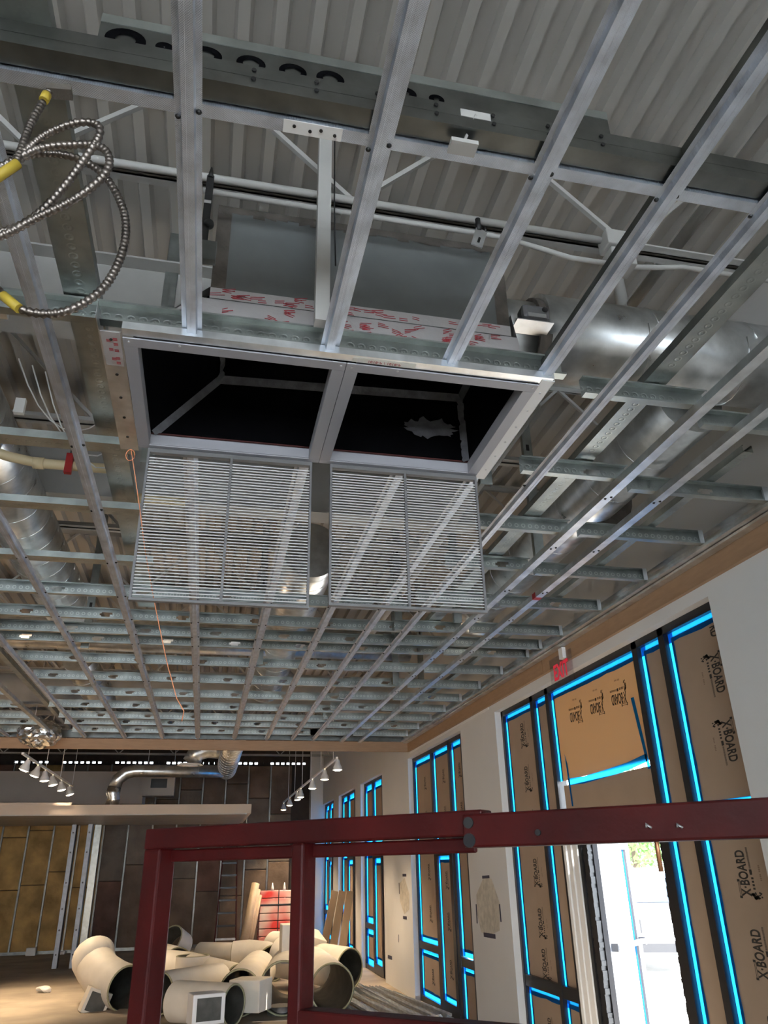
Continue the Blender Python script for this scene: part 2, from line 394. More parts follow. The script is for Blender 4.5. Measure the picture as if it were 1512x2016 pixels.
# window_1: the storefront around the open doorway
w1 = window(1, 4.245, 8.43, [(7.53, .0, HEAD, .07), (7.135, 0, HEAD, .07), (5.38, 0, HEAD, .075), (4.985, 0, HEAD, .075)],
            [(7.1, 8.43, .72, .10), (4.2, 5.0, .04, .08), (5.0, 5.4, .04, .08), (5.38, 7.14, 2.0, .11)])
for a, b in ((7.17, 7.5), (7.56, 8.38), (5.02, 5.34), (4.30, 4.95)):
    MB().box(3.35, a, .05, 3.355, b, HEAD-.06).build('glass', M_GLASS, w1)
MB().box(3.35, 5.42, 2.05, 3.355, 7.10, HEAD-.06).build('glass', M_GLASS, w1)
b = board(7.565, 8.38, .77, HEAD-.06, 'tall brown cardboard panel at the left end of the doorway storefront', tapes='lt')
for z in (3.05, 2.6, 2.15, 1.7, 1.25, .9): logo(3.3165, 7.93, z, 'up', b, .95, full=True)
b = board(7.17, 7.495, .77, HEAD-.06, 'narrow brown cardboard strip just left of the doorway, above the low rail', tapes='lt')
b = board(7.565, 8.38, .06, .67, 'low brown cardboard panel under the rail at the left of the doorway', tapes='ltr'); logo(3.3165, 7.95, .35, 'up', b, .8, full=False)
board(7.17, 7.495, .06, .67, 'small brown cardboard panel under the rail beside the doorway', tapes='lt')
b = board(5.42, 7.10, 2.485, HEAD-.06, 'wide brown kraft sheet with upside-down printing above the doorway', tapes='lt', m=M_KRAFTPAPER)
for y, z in ((6.62, 3.02), (6.20, 3.02), (5.80, 3.02)): logo(3.3165, y, z, 'over', b, .95, tilt=-.06)
b2 = MB().box(3.312, 5.42, 2.05, 3.316, 7.04, 2.44).build('cardboard_sheet', M_CARD)
tag(b2, 'lower kraft sheet between the blue tape line and the door head', 'cardboard sheet')
mb = MB()
P0 = [(6.93, 2.46), (6.6, 2.445), (6.2, 2.455), (5.8, 2.47), (5.5, 2.50)]
for (ya, za), (yb, zb) in zip(P0[:-1], P0[1:]): mb.quad([(3.308, ya, za-.025), (3.308, yb, zb-.025), (3.308, yb, zb+.035), (3.308, ya, za+.035)])
mb.quad([(3.308, 5.47, 2.42), (3.308, 5.51, 2.42), (3.308, 5.60, 2.98), (3.308, 5.55, 2.98)]); mb.quad([(3.308, 6.88, 2.25), (3.308, 6.91, 2.25), (3.308, 6.94, 2.72), (3.308, 6.90, 2.62)])
mb.build('masking_tape', M_TAPE, b2)
b = board(5.02, 5.34, .08, HEAD-.06, 'narrow brown cardboard strip right of the doorway', tapes='lt')
logo(3.3165, 5.16, .62, 'up', b, .75)
MB().quad([(3.312, 5.03, .98), (3.312, 5.32, 1.12), (3.312, 5.32, 1.16), (3.312, 5.03, 1.03)]) and None
b = board(4.25, 4.95, 2.13, HEAD-.06, 'large brown cardboard panel with bold black print nearest the camera', tapes='lt')
logo(3.3165, 4.47, 2.92, 'down', b, 1.0); logo(3.3165, 4.49, 2.48, 'down', b, 1.0); text_on_wall('RD', .125, 3.3165, 4.41, 3.20, 'down', b, 'printed_lettering', M_INK, 0, .003, .46)
b = board(4.25, 4.95, .08, 2.13, 'lower brown cardboard panel nearest the camera, print reading upwards', tapes='lt')
logo(3.3165, 4.62, 1.70, 'up', b, 1.0); logo(3.3165, 4.62, 1.26, 'up', b, 1.0); logo(3.3165, 4.62, .82, 'up', b, 1.0)

# window_2
w2 = window(2, 9.96, 12.60, [(11.49, 0, HEAD, .09), (10.57, 0, HEAD, .09)], [(9.96, 12.6, 2.075, .07), (11.5, 12.6, .72, .10), (9.96, 10.5, .68, .10), (9.96, 12.6, .04, .08)])
for a, c in ((11.54, 12.55), (10.62, 11.44), (10.01, 10.52)): MB().box(3.35, a, .05, 3.355, c, HEAD-.06).build('glass', M_GLASS, w2)
for a, c, z0, z1, lb in ((11.54, 12.55, 2.11, HEAD-.06, 'left transom panel'), (10.62, 11.44, 2.11, HEAD-.06, 'middle transom panel'), (10.01, 10.52, 2.11, HEAD-.06, 'right transom panel')):
    b = board(a, c, z0, z1, 'brown cardboard %s of the second storefront bay' % lb, 'transom boards of the second bay', tapes='lt', tw=.075, gap=.05)
    for z in (2.45, 2.95): logo(3.3165, (a+c)/2-.03, z, 'up', b, .7, full=False)
b = board(11.54, 12.55, .77, 2.04, 'tall cardboard panel left of the black door in the second bay', tapes='ltb', tw=.08, gap=.05)
for z in (1.7, 1.15): logo(3.3165, 12.0, z, 'up', b, .8, full=False)
b = board(11.54, 12.55, .08, .67, 'low cardboard panel left of the black door in the second bay', tapes='ltb', tw=.08, gap=.05); logo(3.3165, 12.0, .36, 'up', b, .7, full=False)
b = board(10.01, 10.52, .74, 2.04, 'tall cardboard panel right of the black door in the second bay', tapes='ltb', tw=.08, gap=.05)
b = board(10.01, 10.52, .08, .63, 'low cardboard panel right of the black door in the second bay', tapes='lt', tw=.07, gap=.045)
d2 = MB(); d2.box(3.26, 10.625, .02, 3.32, 10.74, 2.03); d2.box(3.26, 11.33, .02, 3.32, 11.435, 2.03); d2.box(3.26, 10.74, 1.90, 3.32, 11.33, 2.03); d2.box(3.26, 10.74, .02, 3.32, 11.33, .17)
d2 = struct(d2.build('door_2', M_DKFRAME)); MB().box(3.315, 10.74, .17, 3.318, 11.33, 1.90).build('glass', M_GLASS, d2)
MB().box(3.235, 10.9, 2.06, 3.275, 11.2, 2.12).build('door_closer', M_DKFRAME, d2)
b = board(10.745, 11.325, .17, 1.90, 'cardboard panel filling the black glazed door of the second bay', tapes='ltb', x=3.29, tw=.07, gap=.045)
for z in (1.6, 1.1, .55): logo(3.2885, 11.0, z, 'up', b, .8, full=False)
# windows 3-5, each with a left light and a boarded door
for wi, (ya, yb, ym) in ((3, (14.98, 16.78, 15.92)), (4, (17.92, 19.68, 18.85)), (5, (21.02, 22.5, 21.75))):
    nm = {3: 'third', 4: 'fourth', 5: 'fifth'}[wi]
    ww = window(wi, ya, yb, [(ym, 0, HEAD, .10)], [(ya, yb, 2.12, .09), (ym, yb, .74, .1), (ya, yb, .04, .08)])
    MB().box(3.35, ya+.05, .05, 3.355, yb-.05, HEAD-.06).build('glass', M_GLASS, ww)
    board(ym+.05, yb-.05, 2.165, HEAD-.06, 'left upper cardboard panel of the %s storefront bay' % nm, tapes='ltb', tw=.12, gap=.09)
    b = board(ya+.05, ym-.05, 2.165, HEAD-.06, 'right upper cardboard panel of the %s storefront bay' % nm, tapes='ltb', tw=.12, gap=.09)
    board(ym+.05, yb-.05, .79, 2.075, 'left middle cardboard panel of the %s storefront bay' % nm, tapes='ltb', tw=.12, gap=.09)
    board(ym+.05, yb-.05, .08, .69, 'left bottom cardboard panel of the %s storefront bay' % nm, tapes='ltb', tw=.12, gap=.09)
    dd = MB(); dd.box(3.26, ya+.05, .02, 3.32, ya+.17, 2.07); dd.box(3.26, ym-.17, .02, 3.32, ym-.05, 2.07); dd.box(3.26, ya+.17, 1.93, 3.32, ym-.17, 2.07); dd.box(3.26, ya+.17, .02, 3.32, ym-.17, .17)
    dd = struct(dd.build('door_%d' % wi, M_DKFRAME)); MB().box(3.315, ya+.17, .17, 3.318, ym-.17, 1.93).build('glass', M_GLASS, dd)
    board(ya+.17, ym-.17, .17, 1.93, 'cardboard panel in the glazed door of the %s storefront bay' % nm, tapes='ltb', x=3.29, tw=.11, gap=.08)
# the open door leaf (swung outwards) and the pale jamb profiles beside the opening
H0 = Vector((3.36, 6.66, 0)); E0 = Vector((3.95, 7.19, 0)); dv = (E0-H0); L = dv.length; ang = math.atan2(dv.y, dv.x)
leaf = MB(); leaf.box(0, -.022, .02, .10, .022, 2.0); leaf.box(L-.10, -.022, .02, L, .022, 2.0); leaf.box(.1, -.022, 1.88, L-.1, .022, 2.0); leaf.box(.1, -.022, .02, L-.1, .022, .18)
M_ALU = mat('door_aluminium', (.10, .105, .12), .4)
leaf = struct(leaf.build('door_1', M_ALU)); leaf.location = H0; leaf.rotation_euler.z = ang
MB().box(.1, .004, .18, L-.1, .008, 1.88).build('glass', M_GLASS, leaf)
MB().box(.12, -.004, .18, L-.14, 0, 1.9).build('paper', M_DOORPAPER, leaf)
MB().box(L-.155, -.008, .18, L-.125, -.006, 1.9).build('masking_tape', M_TAPE, leaf)
mb = MB(); mb.bar((.04, -.07, 1.13), (L-.04, -.07, 1.13), .03, .04); mb.box(.03, -.08, 1.10, .08, -.02, 1.16); mb.box(L-.08, -.08, 1.10, L-.03, -.02, 1.16); mb.build('push_bar', M_ALU, leaf)
for k, (ya, yb_) in enumerate(((7.05, 7.10), (6.96, 7.035), (6.86, 6.945), (6.80, 6.85))):
    struct(MB().box(3.26+.01*k, ya, 0, 3.38, yb_, 2.0).build('door_7' if k == 9 else 'trim_%d' % (4+k), M_WHITE if k < 3 else M_DKFRAME))
def brush(y, z0, z1, nm):
    mb = MB(); rr = random.Random(5); z = z0
    while z < z1:
        h = rr.uniform(.01, .04); mb.box(3.30, y-rr.uniform(.04, .055), z, 3.37, y+rr.uniform(.035, .055), z+h); z += h
    return struct(mb.build(nm, M_DKFRAME))
brush(6.74, 0, 2.0, 'trim_8'); brush(5.46, 0, 2.0, 'trim_9')

# EXIT sign, wall plates and scraps on the wall
pe = MB(); 
ex = MB().box(3.06, 6.46, 3.60, 3.20, 6.60, 3.64); 
ex = empty('exit_sign', (3.17, 6.5, 3.2), 'clear acrylic exit sign with red letters hanging above the doorway storefront', 'exit sign')
def wbox(name, m, parent, *a):
    o = MB().box(*a).build(name, m); o.parent = parent; o.matrix_parent_inverse = Matrix.Translation(-parent.location); return o
wbox('mount', M_WHITE, ex, 3.13, 6.36, 3.50, 3.20, 6.44, 3.60); 
wbox('panel', M_ACRYL, ex, 3.155, 6.24, 3.27, 3.161, 6.72, 3.56)
t = text_on_wall('EXIT', .20, 3.152, 6.48, 3.405, 'level', None, 'lettering', M_EXITR, 0, .006, .75); t.parent = ex; t.matrix_parent_inverse = Matrix.Translation(-ex.location)
for (a, b_, lb) in ((px(1248, 1208, XW), .05, 'white blank wall plate high above the doorway panels'), (px(1025, 1338, XW), .04, 'small white wall plate between the trim and the storefront head')):
    o = MB().box(XW-.008, a.y-b_, a.z-.06, XW, a.y+b_, a.z+.06).build('wall_plate', M_WHITE, bevel=.004); tag(o, lb, 'wall plate')
    MB().box(XW-.011, a.y-.012, a.z-.03, XW-.007, a.y+.012, a.z+.03).build('toggle_slot', M_WALL, o)
# plaster patches and dark tape corners on the piers
p1 = px(963, 1800, XW)
pts = [(px(x, y, XW).y, px(x, y, XW).z) for x, y in ((938, 1762), (952, 1728), (968, 1730), (984, 1778), (984, 1832), (965, 1842), (948, 1836), (940, 1800))]
mb = MB(); mb.bm.faces.new([mb.bm.verts.new((XW-.002, a, b)) for a, b in pts]); o = mb.build('scuffed_patch', M_PATCHW)
tag(o, 'torn plaster patch on the white pier left of the doorway storefront', 'wall patch')
def marks(o, segs):
    mb = MB()
    for (xa, ya, xb, yb_), wd in segs:
        A = px(xa, ya, XW); B = px(xb, yb_, XW); A.x = B.x = XW-.004; mb.bar(A, B, wd, .002, up=(1, 0, 0))
    mb.build('tape_strip', M_MARK, o)
marks(o, [((950, 1727, 964, 1726), .03), ((938, 1780, 940, 1818), .03), ((984, 1780, 987, 1815), .03), ((953, 1840, 976, 1844), .045)])
o2 = MB(); pts = [(px(x, y, XW).y, px(x, y, XW).z) for x, y in ((786, 1740), (797, 1728), (806, 1760), (806, 1790), (796, 1800), (788, 1775))]
o2.bm.faces.new([o2.bm.verts.new((XW-.002, a, b)) for a, b in pts]); o2 = o2.build('scuffed_patch', M_PATCHW); tag(o2, 'worn plaster patch on the pier beyond the second storefront bay', 'wall patch')
marks(o2, [((793, 1723, 800, 1723), .04), ((786, 1738, 787, 1760), .03), ((794, 1806, 801, 1807), .04), ((764, 1883, 772, 1886), .05), ((785, 1840, 785, 1855), .02)])

# ------------------------------------------------------------------ ceiling members
def hat_mesh(L, key):
    """hat furring, local x along length, face down at z=0, flanges up at z=.022"""
    mb = MB(); mb.prof([(-.037, .0225), (-.020, .0225), (-.016, 0), (-.0045, 0), (-.004, .0012), (.004, .0012), (.0045, 0), (.016, 0), (.020, .0225), (.037, .0225)], 0, L, 'x')
    mb.bm.verts.ensure_lookup_table()
    me = mb.mesh('hat_channel', G_HAT); return me
def stud_mb(L, w=.092, fl=.041, lip=.009, holes=True, t=0, phase=.3):
    """C stud lying along x; web in the plane y=+fl, open towards -y; z centred"""
    mb = MB(); h = w/2
    mb.prof([(0, -h+lip), (0, -h), (fl, -h)], 0, L, 'x'); mb.prof([(fl, h), (0, h), (0, h-lip)], 0, L, 'x')
    xs = 0; c = phase
    def web(a, b, z0, z1): mb.quad([(a, fl, z0), (b, fl, z0), (b, fl, z1), (a, fl, z1)])
    if holes:
        while c+.06 < L:
            web(xs, c-.05, -h, h); web(c-.05, c+.05, .019, h); web(c-.05, c+.05, -h, -.019)
            web(c-.05, c-.035, .009, .019); web(c-.05, c-.035, -.019, -.009)
            web(c+.03, c+.05, -.019, .0); xs = c+.05; c += .61
    web(xs, L, -h, h)
    bmesh.ops.remove_doubles(mb.bm, verts=mb.bm.verts, dist=1e-5)
    return mb
_cache = {}
def screws(parent, pts, r=.0055, down=True):
    mb = MB()
    for p in pts:
        mb.tube([(p[0], p[1], p[2]), (p[0], p[1], p[2]-.003), (p[0], p[1], p[2]-.006)], r, 8, radii=[r*1.3, r*1.1, r*.4])
    return mb
ROWS = [3.39, 4.13, 4.96, 5.66, 6.25, 6.69, 7.0, 7.73, 8.52, 9.32, 10.09, 10.83, 11.32, 12.0]
def add_furring(x, y0, y1, label, style='hat', wid=None, screw_rows=(), group='ceiling furring running towards the far room', name='furring_channel'):
    L = y1-y0
    if style == 'hat':
        me = hat_mesh(L, x); o = inst(name, me, None, (x, y0, ZG), (0, 0, PI/2))
    else:  # deeper channel: tall side, wide bright underside
        mb = MB(); w_, h_ = .052, .040
        mb.prof([(w_/2, .010), (w_/2, 0), (-w_/2, 0)][::-1][:0] or [(-w_/2+.008, h_), (-w_/2, h_), (-w_/2, 0), (w_/2, 0), (w_/2, h_), (w_/2-.008, h_)], 0, L, 'x')
        me = mb.mesh('furring', G_PL); o = inst(name, me, None, (x, y0, ZG-.018), (0, 0, PI/2))
    q = o.modifiers.new('thickness', 'SOLIDIFY'); q.thickness = .0009; q.offset = 0
    tag(o, label, 'furring channel', group)
    k = 0
    for ys in screw_rows:
        if y0 < ys < y1 and k < 12:
            mb = MB()
            for s in (-1, 1):
                if style == 'hat': yy = s*.028; zz = .022
                else: yy = s*.012; zz = 0
                mb.tube([(ys-y0+s*.012, yy, zz), (ys-y0+s*.012, yy, zz-.003), (ys-y0+s*.012, yy, zz-.007)], .006, 8, radii=[.0085, .007, .003])
            s_ = mb.build('screw', M_SCREW, o); k += 1
    return o
SR = [1.47]+ROWS[:9]
add_furring(-.187, -1.5, 2.42, 'galvanised furring channel over the left grille, near piece above the camera', screw_rows=SR)
add_furring(.345, -1.5, 2.42, 'galvanised furring channel over the joint of the two grilles, near piece', screw_rows=SR)
add_furring(.845, -1.5, 2.42, 'galvanised furring channel over the right grille, near piece', screw_rows=SR)
add_furring(-.735, -1.5, YT, 'long galvanised furring channel just left of the ceiling opening', screw_rows=SR)
add_furring(1.265, -1.5, YT, 'bright galvanised furring channel along the right edge of the opening', screw_rows=SR)
add_furring(-.205, 3.33, YT, 'galvanised furring channel emerging below the left grille, far piece', screw_rows=ROWS[3:9])
add_furring(.352, 3.33, YT, 'galvanised furring channel running on beyond the gap between the grilles', screw_rows=ROWS[3:9])
add_furring(.857, 3.33, YT, 'galvanised furring channel running on beyond the right grille', screw_rows=ROWS[3:9])
add_furring(-1.295, -1.5, YT, 'galvanised furring channel, second left of the opening', screw_rows=SR)
add_furring(-1.87, -1.5, YT, 'galvanised furring channel, third left of the opening', screw_rows=())
add_furring(-2.28, -1.5, YT, 'deep dull steel channel, fourth left of the opening', 'deep', screw_rows=())
add_furring(-2.95, -1.5, YT, 'galvanised furring channel near the left edge of the photo', screw_rows=())
add_furring(-3.5, -1.5, YT, 'leftmost furring channel of the framed ceiling', screw_rows=())
add_furring(1.60, -1.5, YT, 'deep galvanised channel, first to the right of the opening', 'hat', screw_rows=SR)
add_furring(2.06, -1.5, YT, 'deep bright steel channel, second right of the opening', 'deep', screw_rows=SR)
add_furring(2.36, -1.5, YT, 'deep steel channel with red tape mark, nearest to the right wall', 'deep', screw_rows=SR)
o = MB(); y_ = pz(1045, 1178, ZG-.018).y
o.box(2.332, y_-.03, ZG-.0195, 2.388, y_+.03, ZG-.0185); o.box(2.3325, y_-.03, ZG-.0185, 2.3335, y_+.03, ZG+.024)
f_ = [a for a in bpy.data.objects if a.get('label', '').startswith('deep steel channel with red')][0]
c = o.build('red_tape', M_REDTAG); c.parent = f_; c.matrix_parent_inverse = (Matrix.Translation(f_.location) @ Matrix.Rotation(PI/2, 4, 'Z')).inverted(); c['label'] = 'red tape wrapped round the channel'

# cross studs above the furring
ZS = ZG+.0235+.046
def cross_stud(x0, x1, y, label, flat=False, up=True, z=None, m=None, group='cross studs above the furring', holes=True, w=.092, name='cross_stud', ph=.3):
    L = x1-x0; mb = stud_mb(L, w=w, holes=holes and not flat, phase=ph)
    if flat: # web faces down
        R_ = Matrix.Rotation(-PI/2, 4, 'X'); 
    me = mb.mesh('stud', (G_FAR if (y > 3.8 and not flat) else None) or m or G_STUD); o = inst(name, me, None, (x0, y, ZS if z is None else z))
    if flat: o.rotation_euler = (-PI/2, 0, 0); o.location.z = ZG+.0235+.041; o.location.y = y
    tag(o, label, 'steel stud', group); return o
for i, y in enumerate(ROWS):
    far = '%s row past the opening' % ORD[i]
    if i < 3:
        cross_stud(-6, -.47, y, 'flat-laid dimpled stud left of the grilles, %s counting from the opening' % ORD[i], flat=True)
    else:
        xe = [0, 0, 0, 1.50, 1.62, 1.66, 1.66, 1.60, 1.62, 1.62, 1.62, 1.62, 1.62, 1.62][i]
        cross_stud([-6, -6, -6, -6, -6, -4, -2.1, -1.9, -1.9, -1.9, -2, -2, -2, -2][i], xe, y,
                   'long dimpled cross stud, %s' % far, ph=.2+.11*(i % 4))
        if i > 4: cross_stud(-6, -2.35, y+.1, 'short dimpled stud piece at the far left, %s' % far, ph=.4+.13*(i % 3))
for i, y in enumerate([1.80, 2.51, 3.24, 3.97, 4.63, 5.4, 6.2, 6.66, 6.98, 7.71, 8.45, 9.19, 9.9, 10.6, 11.3, 12.0]):
    if i > 0: cross_stud(1.50, 2.12, y, 'short stud piece between two channels right of the opening, %s along' % ORD[i-1], group='short stud pieces right of the opening', ph=.42 if i % 2 == 0 else .9)
for i, y in enumerate([1.95, 2.65, 3.34, 3.98, 4.69, 5.42, 6.17, 6.64, 6.97, 7.71, 8.45, 9.19, 9.9, 10.6, 11.3, 12.0]):
    o = cross_stud(2.18, 3.07, y, 'dark stud piece running to the right wall track, %s along' % ORD[i], group='stud pieces along the right wall', ph=.5 if i % 3 == 2 else 1.2, m=G_STUD)
    mb = MB(); mb.box(.882, -.002, -.046, .884, .043, .046); mb.box(.852, -.004, -.046, .884, -.002, .046); mb.build('end_clip', G_PL, o)
# perimeter track on the right wall and at the far trim
mb = MB(); mb.prof([(3.05, ZG+.0), (3.16, ZG+.0), (3.16, ZG+.11), (3.10, ZG+.11)], -1.5, YT, 'y'); mb.prof([(3.05, ZG+.0), (3.05, ZG+.018)], -1.5, YT, 'y')
mb.prof([(3.095, ZG-.006), (3.095, ZG-.022), (3.16, ZG-.022)], -1.5, YT, 'y')
o = mb.build('wall_track', G_PL, solid=.0012); tag(o, 'continuous galvanised track along the right wall above the wooden trim', 'steel track')
mb = MB(); mb.prof([(YT-.06, ZG+.002), (YT, ZG+.002), (YT, ZG+.12)], -7, 3.1, 'x')
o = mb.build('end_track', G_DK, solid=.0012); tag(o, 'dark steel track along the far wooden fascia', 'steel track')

# near cross channel (knurled, bright underside) with stacked studs behind it
def hat_x(x0, x1, y, z, label, name='cross_channel', m=None):
    me = hat_mesh(x1-x0, 0); me.materials.clear(); me.materials.append(m or G_HAT)
    o = inst(name, me, None, (x0, y, z)); q = o.modifiers.new('thickness', 'SOLIDIFY'); q.thickness = .001; q.offset = 0
    tag(o, label, 'steel channel'); return o
mb = MB(); L = 9; mb.prof([(-.002, .09), (-.002, 0), (.038, 0), (.038, .010)], 0, L, 'x'); me = mb.mesh('cross', G_HAT)
o = inst('cross_channel', me, None, (-6, 1.435, ZG+.0235)); q = o.modifiers.new('thickness', 'SOLIDIFY'); q.thickness = .001
tag(o, 'bright knurled cross channel over the camera with a screwed splice', 'steel channel')
mb = MB(); mb.box(6.07, -.004, -.0028, 6.235, .037, -.001); sp = mb.build('splice_plate', M_WHITE, o); sp['label'] = 'pale splice plate with four screws'
for k, xx in enumerate((6.10, 6.145, 6.175, 6.215)):
    MB().tube([(xx, .012+.008*(k % 2), -.002), (xx, .012+.008*(k % 2), -.006)], .005, 8).build('screw', M_SCREW, o)
# doubled dark joist made of studs lying side by side
def beam(x0, x1, y0, y1, z0, z1, label, m=G_DK, group=None, knurl=True, name='stud_beam'):
    mb = MB(); lip = .012
    mb.prof([(y0+lip, z1), (y0, z1), (y0, z0), (y1, z0), (y1, z1), (y1-lip, z1)], x0, x1, 'x')
    mb.box(x0, y0-.001, (z0+z1)/2-.003, x1, y0, (z0+z1)/2+.003)
    o = mb.build(name, m, solid=.0012); tag(o, label, 'steel stud', group); return o
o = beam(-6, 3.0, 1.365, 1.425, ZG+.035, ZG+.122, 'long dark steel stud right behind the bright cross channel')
for k in range(7):
    xx = -.02+.17*k
    for zz in (ZG+.065, ZG+.10): MB().tube([(xx, 1.364, zz), (xx, 1.359, zz)], .0065, 8).build('screw', M_SCREW, o)
q0 = 1.385; zt = ZG+.123
mb = MB(); mb.prof([(q0, zt), (q0, zt+.088), (q0+.04, zt+.088)], -.43, 1.05, 'x'); mb.prof([(q0, zt), (q0+.04, zt)], -.43, 1.05, 'x')
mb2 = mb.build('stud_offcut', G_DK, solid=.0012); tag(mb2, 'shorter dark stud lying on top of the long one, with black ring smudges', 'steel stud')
MB().box(-.43, q0-.003, zt+.088, 1.05, q0+.03, zt+.122).build('knurled_flange', G_STUD, mb2)
for xx, r0, tk in ((-.36, .045, .020), (-.15, .036, .016), (-.03, .034, .013), (.085, .033, .012), (.19, .034, .014), (.41, .026, .018), (.50, .02, .012), (-.26, .02, .018)):
    mb = MB(); n = 24; pts = [(xx+r0*1.05*math.cos(2*PI*j/n), q0-.0035, zt+.030+r0*.9*math.sin(2*PI*j/n)) for j in range(n)]
    for i in range(n):
        c = Vector((xx, q0-.0035, zt+.030)); p = Vector(pts[i]); q_ = Vector(pts[(i+1) % n])
        mb.quad([c+(p-c)*(1-tk/r0), c+(q_-c)*(1-tk/r0), c+(q_-c)*(1+.12), c+(p-c)*(1+.12)])
    mb.build('black_smudge', M_BLACK, mb2)
bx = py(935, 232, 1.37)
o = MB().box(bx.x-.045, 1.362, bx.z-.012, bx.x+.045, 1.38, bx.z+.018).build('hanger_bracket', M_STEELW); tag(o, 'small pale bracket clipped to the stacked dark studs', 'bracket')
MB().bar((bx.x-.0, 1.36, bx.z), (bx.x-.03, 1.40, bx.z-.075), .008, .003).build('strap', M_STEELW, o); MB().box(bx.x-.07, 1.385, bx.z-.09, bx.x+.01, 1.43, bx.z-.075).build('foot_plate', M_STEELW, o)

# studs in the Y direction above the rows
def long_stud(x, y0, y1, z, label, m=G_STUD, w=.092, flip=False, flat=True, group='carrying studs above the cross studs', holes=False):
    L = y1-y0; mb = stud_mb(L, w=w, holes=holes); me = mb.mesh('stud', m); o = inst('carrying_stud', me, None, (x, y0, z), (-PI/2 if flat else 0, 0, PI/2))
    if flat: # web down
        o.matrix_world = Matrix.Translation((x, y0, z)) @ Matrix.Rotation(PI/2, 4, 'Z') @ Matrix.Rotation(-PI/2, 4, 'X')
    tag(o, label, 'steel stud', group); return o
long_stud(-.60, -1, 6.2, ZG+.118+.041+.003, 'dark dimpled stud over the left furring, running towards the grilles', w=.13)
long_stud(-.98, -1, 2.6, ZG+.118+.041+.003, 'broad shiny stud at the upper left corner above the conduit coil', m=G_PL, w=.16)
long_stud(1.86, -1, 6.5, ZG+.118+.041+.003, 'dark dimpled carrying stud crossing over the short pieces at right', w=.11)
long_stud(2.70, 3.0, 12.3, ZG+.118+.041+.003, 'carrying stud close to the right wall', w=.06)
long_stud(1.30, -1, 2.46, ZG+.118, 'dark carrying stud just inside the upper right furring', m=G_DK, w=.06)
long_stud(-2.1, 3.0, 12.3, ZG+.118+.041+.003, 'dull carrying stud behind the left furring', w=.06)
# upright stud at the near edge of the opening
cross_stud(-6, 1.36, 2.40, 'dimpled stud along the near edge of the ceiling opening', z=ZS, holes=False)
# vertical hanger studs from the deck down to the grid
def hanger(x, y, z0, z1, label, w=.07, m=G_STUD):
    mb = MB(); mb.prof([(y+.03, 0)], 0, 0) if False else None
    mb.box(x-w/2, y, z0, x+w/2, y+.0015, z1); mb.box(x-w/2, y, z0, x-w/2+.0015, y+.035, z1); mb.box(x+w/2-.0015, y, z0, x+w/2, y+.035, z1)
    o = mb.build('hanger_stud', m); tag(o, label, 'hanger stud', 'vertical studs hanging from the roof')
    for k in (.25, .55): MB().box(x-.012, y-.0008, z0+(z1-z0)*k, x+.012, y, z0+(z1-z0)*k+.05).build('knockout', M_SCREW, o)
for (X_, Y_, z1, lb) in ((1.36, 3.42, 3.85, 'short upright stud piece beside the right grille'), (2.10, 4.42, 4.3, 'upright hanger stud between the channels right of the grilles'),
                         (1.98, 5.9, 4.3, 'upright hanger stud seen past the lower right corner of the grille'), (1.62, 6.55, 4.2, 'upright hanger stud under the joint of the grilles'),
                         (2.0, 8.3, 4.3, 'upright hanger stud in the middle right of the far grid'), (2.55, 9.2, 4.4, 'upright hanger stud near the far right of the grid'),
                         (-.42, 3.5, 4.1, 'dark upright stud behind the left edge of the left grille'), (.42, 7.6, 4.2, 'upright hanger stud under the left grille'), (-1.2, 7.2, 4.3, 'upright hanger stud near the left round duct')):
    hanger(X_, Y_, ZG+.02, DECK, lb)

# ------------------------------------------------------------------ the opening: frames, grilles, black plenum
XL, XM, XR, YN, YF = -.44, .42, 1.245, 2.44, 3.275
def frame(x0, x1, label):
    e = empty('access_frame', ((x0+x1)/2, (YN+YF)/2, ZG), label, 'grille frame', 'grille frames in the ceiling opening')
    z0, z1 = ZG-.022, ZG-.016; w_ = .052; X0, X1, Y0, Y1 = x0-e.location.x, x1-e.location.x, YN-e.location.y, YF-e.location.y; zz = e.location.z
    mb = MB()
    for a in ((X0, Y0, X1, Y0+w_), (X0, Y1-w_*.6, X1, Y1)): mb.box(a[0], a[1], z0-zz, a[2], a[3], z1-zz)
    for a in ((X0, Y0+w_, X0+w_, Y1-w_*.6), (X1-w_, Y0+w_, X1, Y1-w_*.6)): mb.box(a[0], a[1], z0-zz, a[2], a[3], z1-zz)
    mb.build('flange', M_FRAMEW, e, bevel=.0015)
    mb = MB(); h = .055
    mb.box(X0+w_-.004, Y0+w_, 0, X0+w_, Y1-.03, h); mb.box(X1-w_, Y0+w_, 0, X1-w_+.004, Y1-.03, h); mb.box(X0+w_, Y0+w_-.004, 0, X1-w_, Y0+w_, h); mb.box(X0+w_, Y1-.034, 0, X1-w_, Y1-.03, h)
    for s in mb.bm.verts: s.co.z -= .016
    mb.build('throat', M_FRAMEW, e)
    for (a, b_) in ((X0+.012, Y0+.02), (X1-.03, Y0+.02), (X0+.2, Y0+.012)):
        MB().tube([(a+.01, b_, z0-zz), (a+.01, b_, z0-zz-.003)], .005, 8).build('screw', M_GRILLE, e)
    return e
frame(XL, XM, 'grey metal frame of the left grille opening'); frame(XM+.002, XR, 'grey metal frame of the right grille opening')
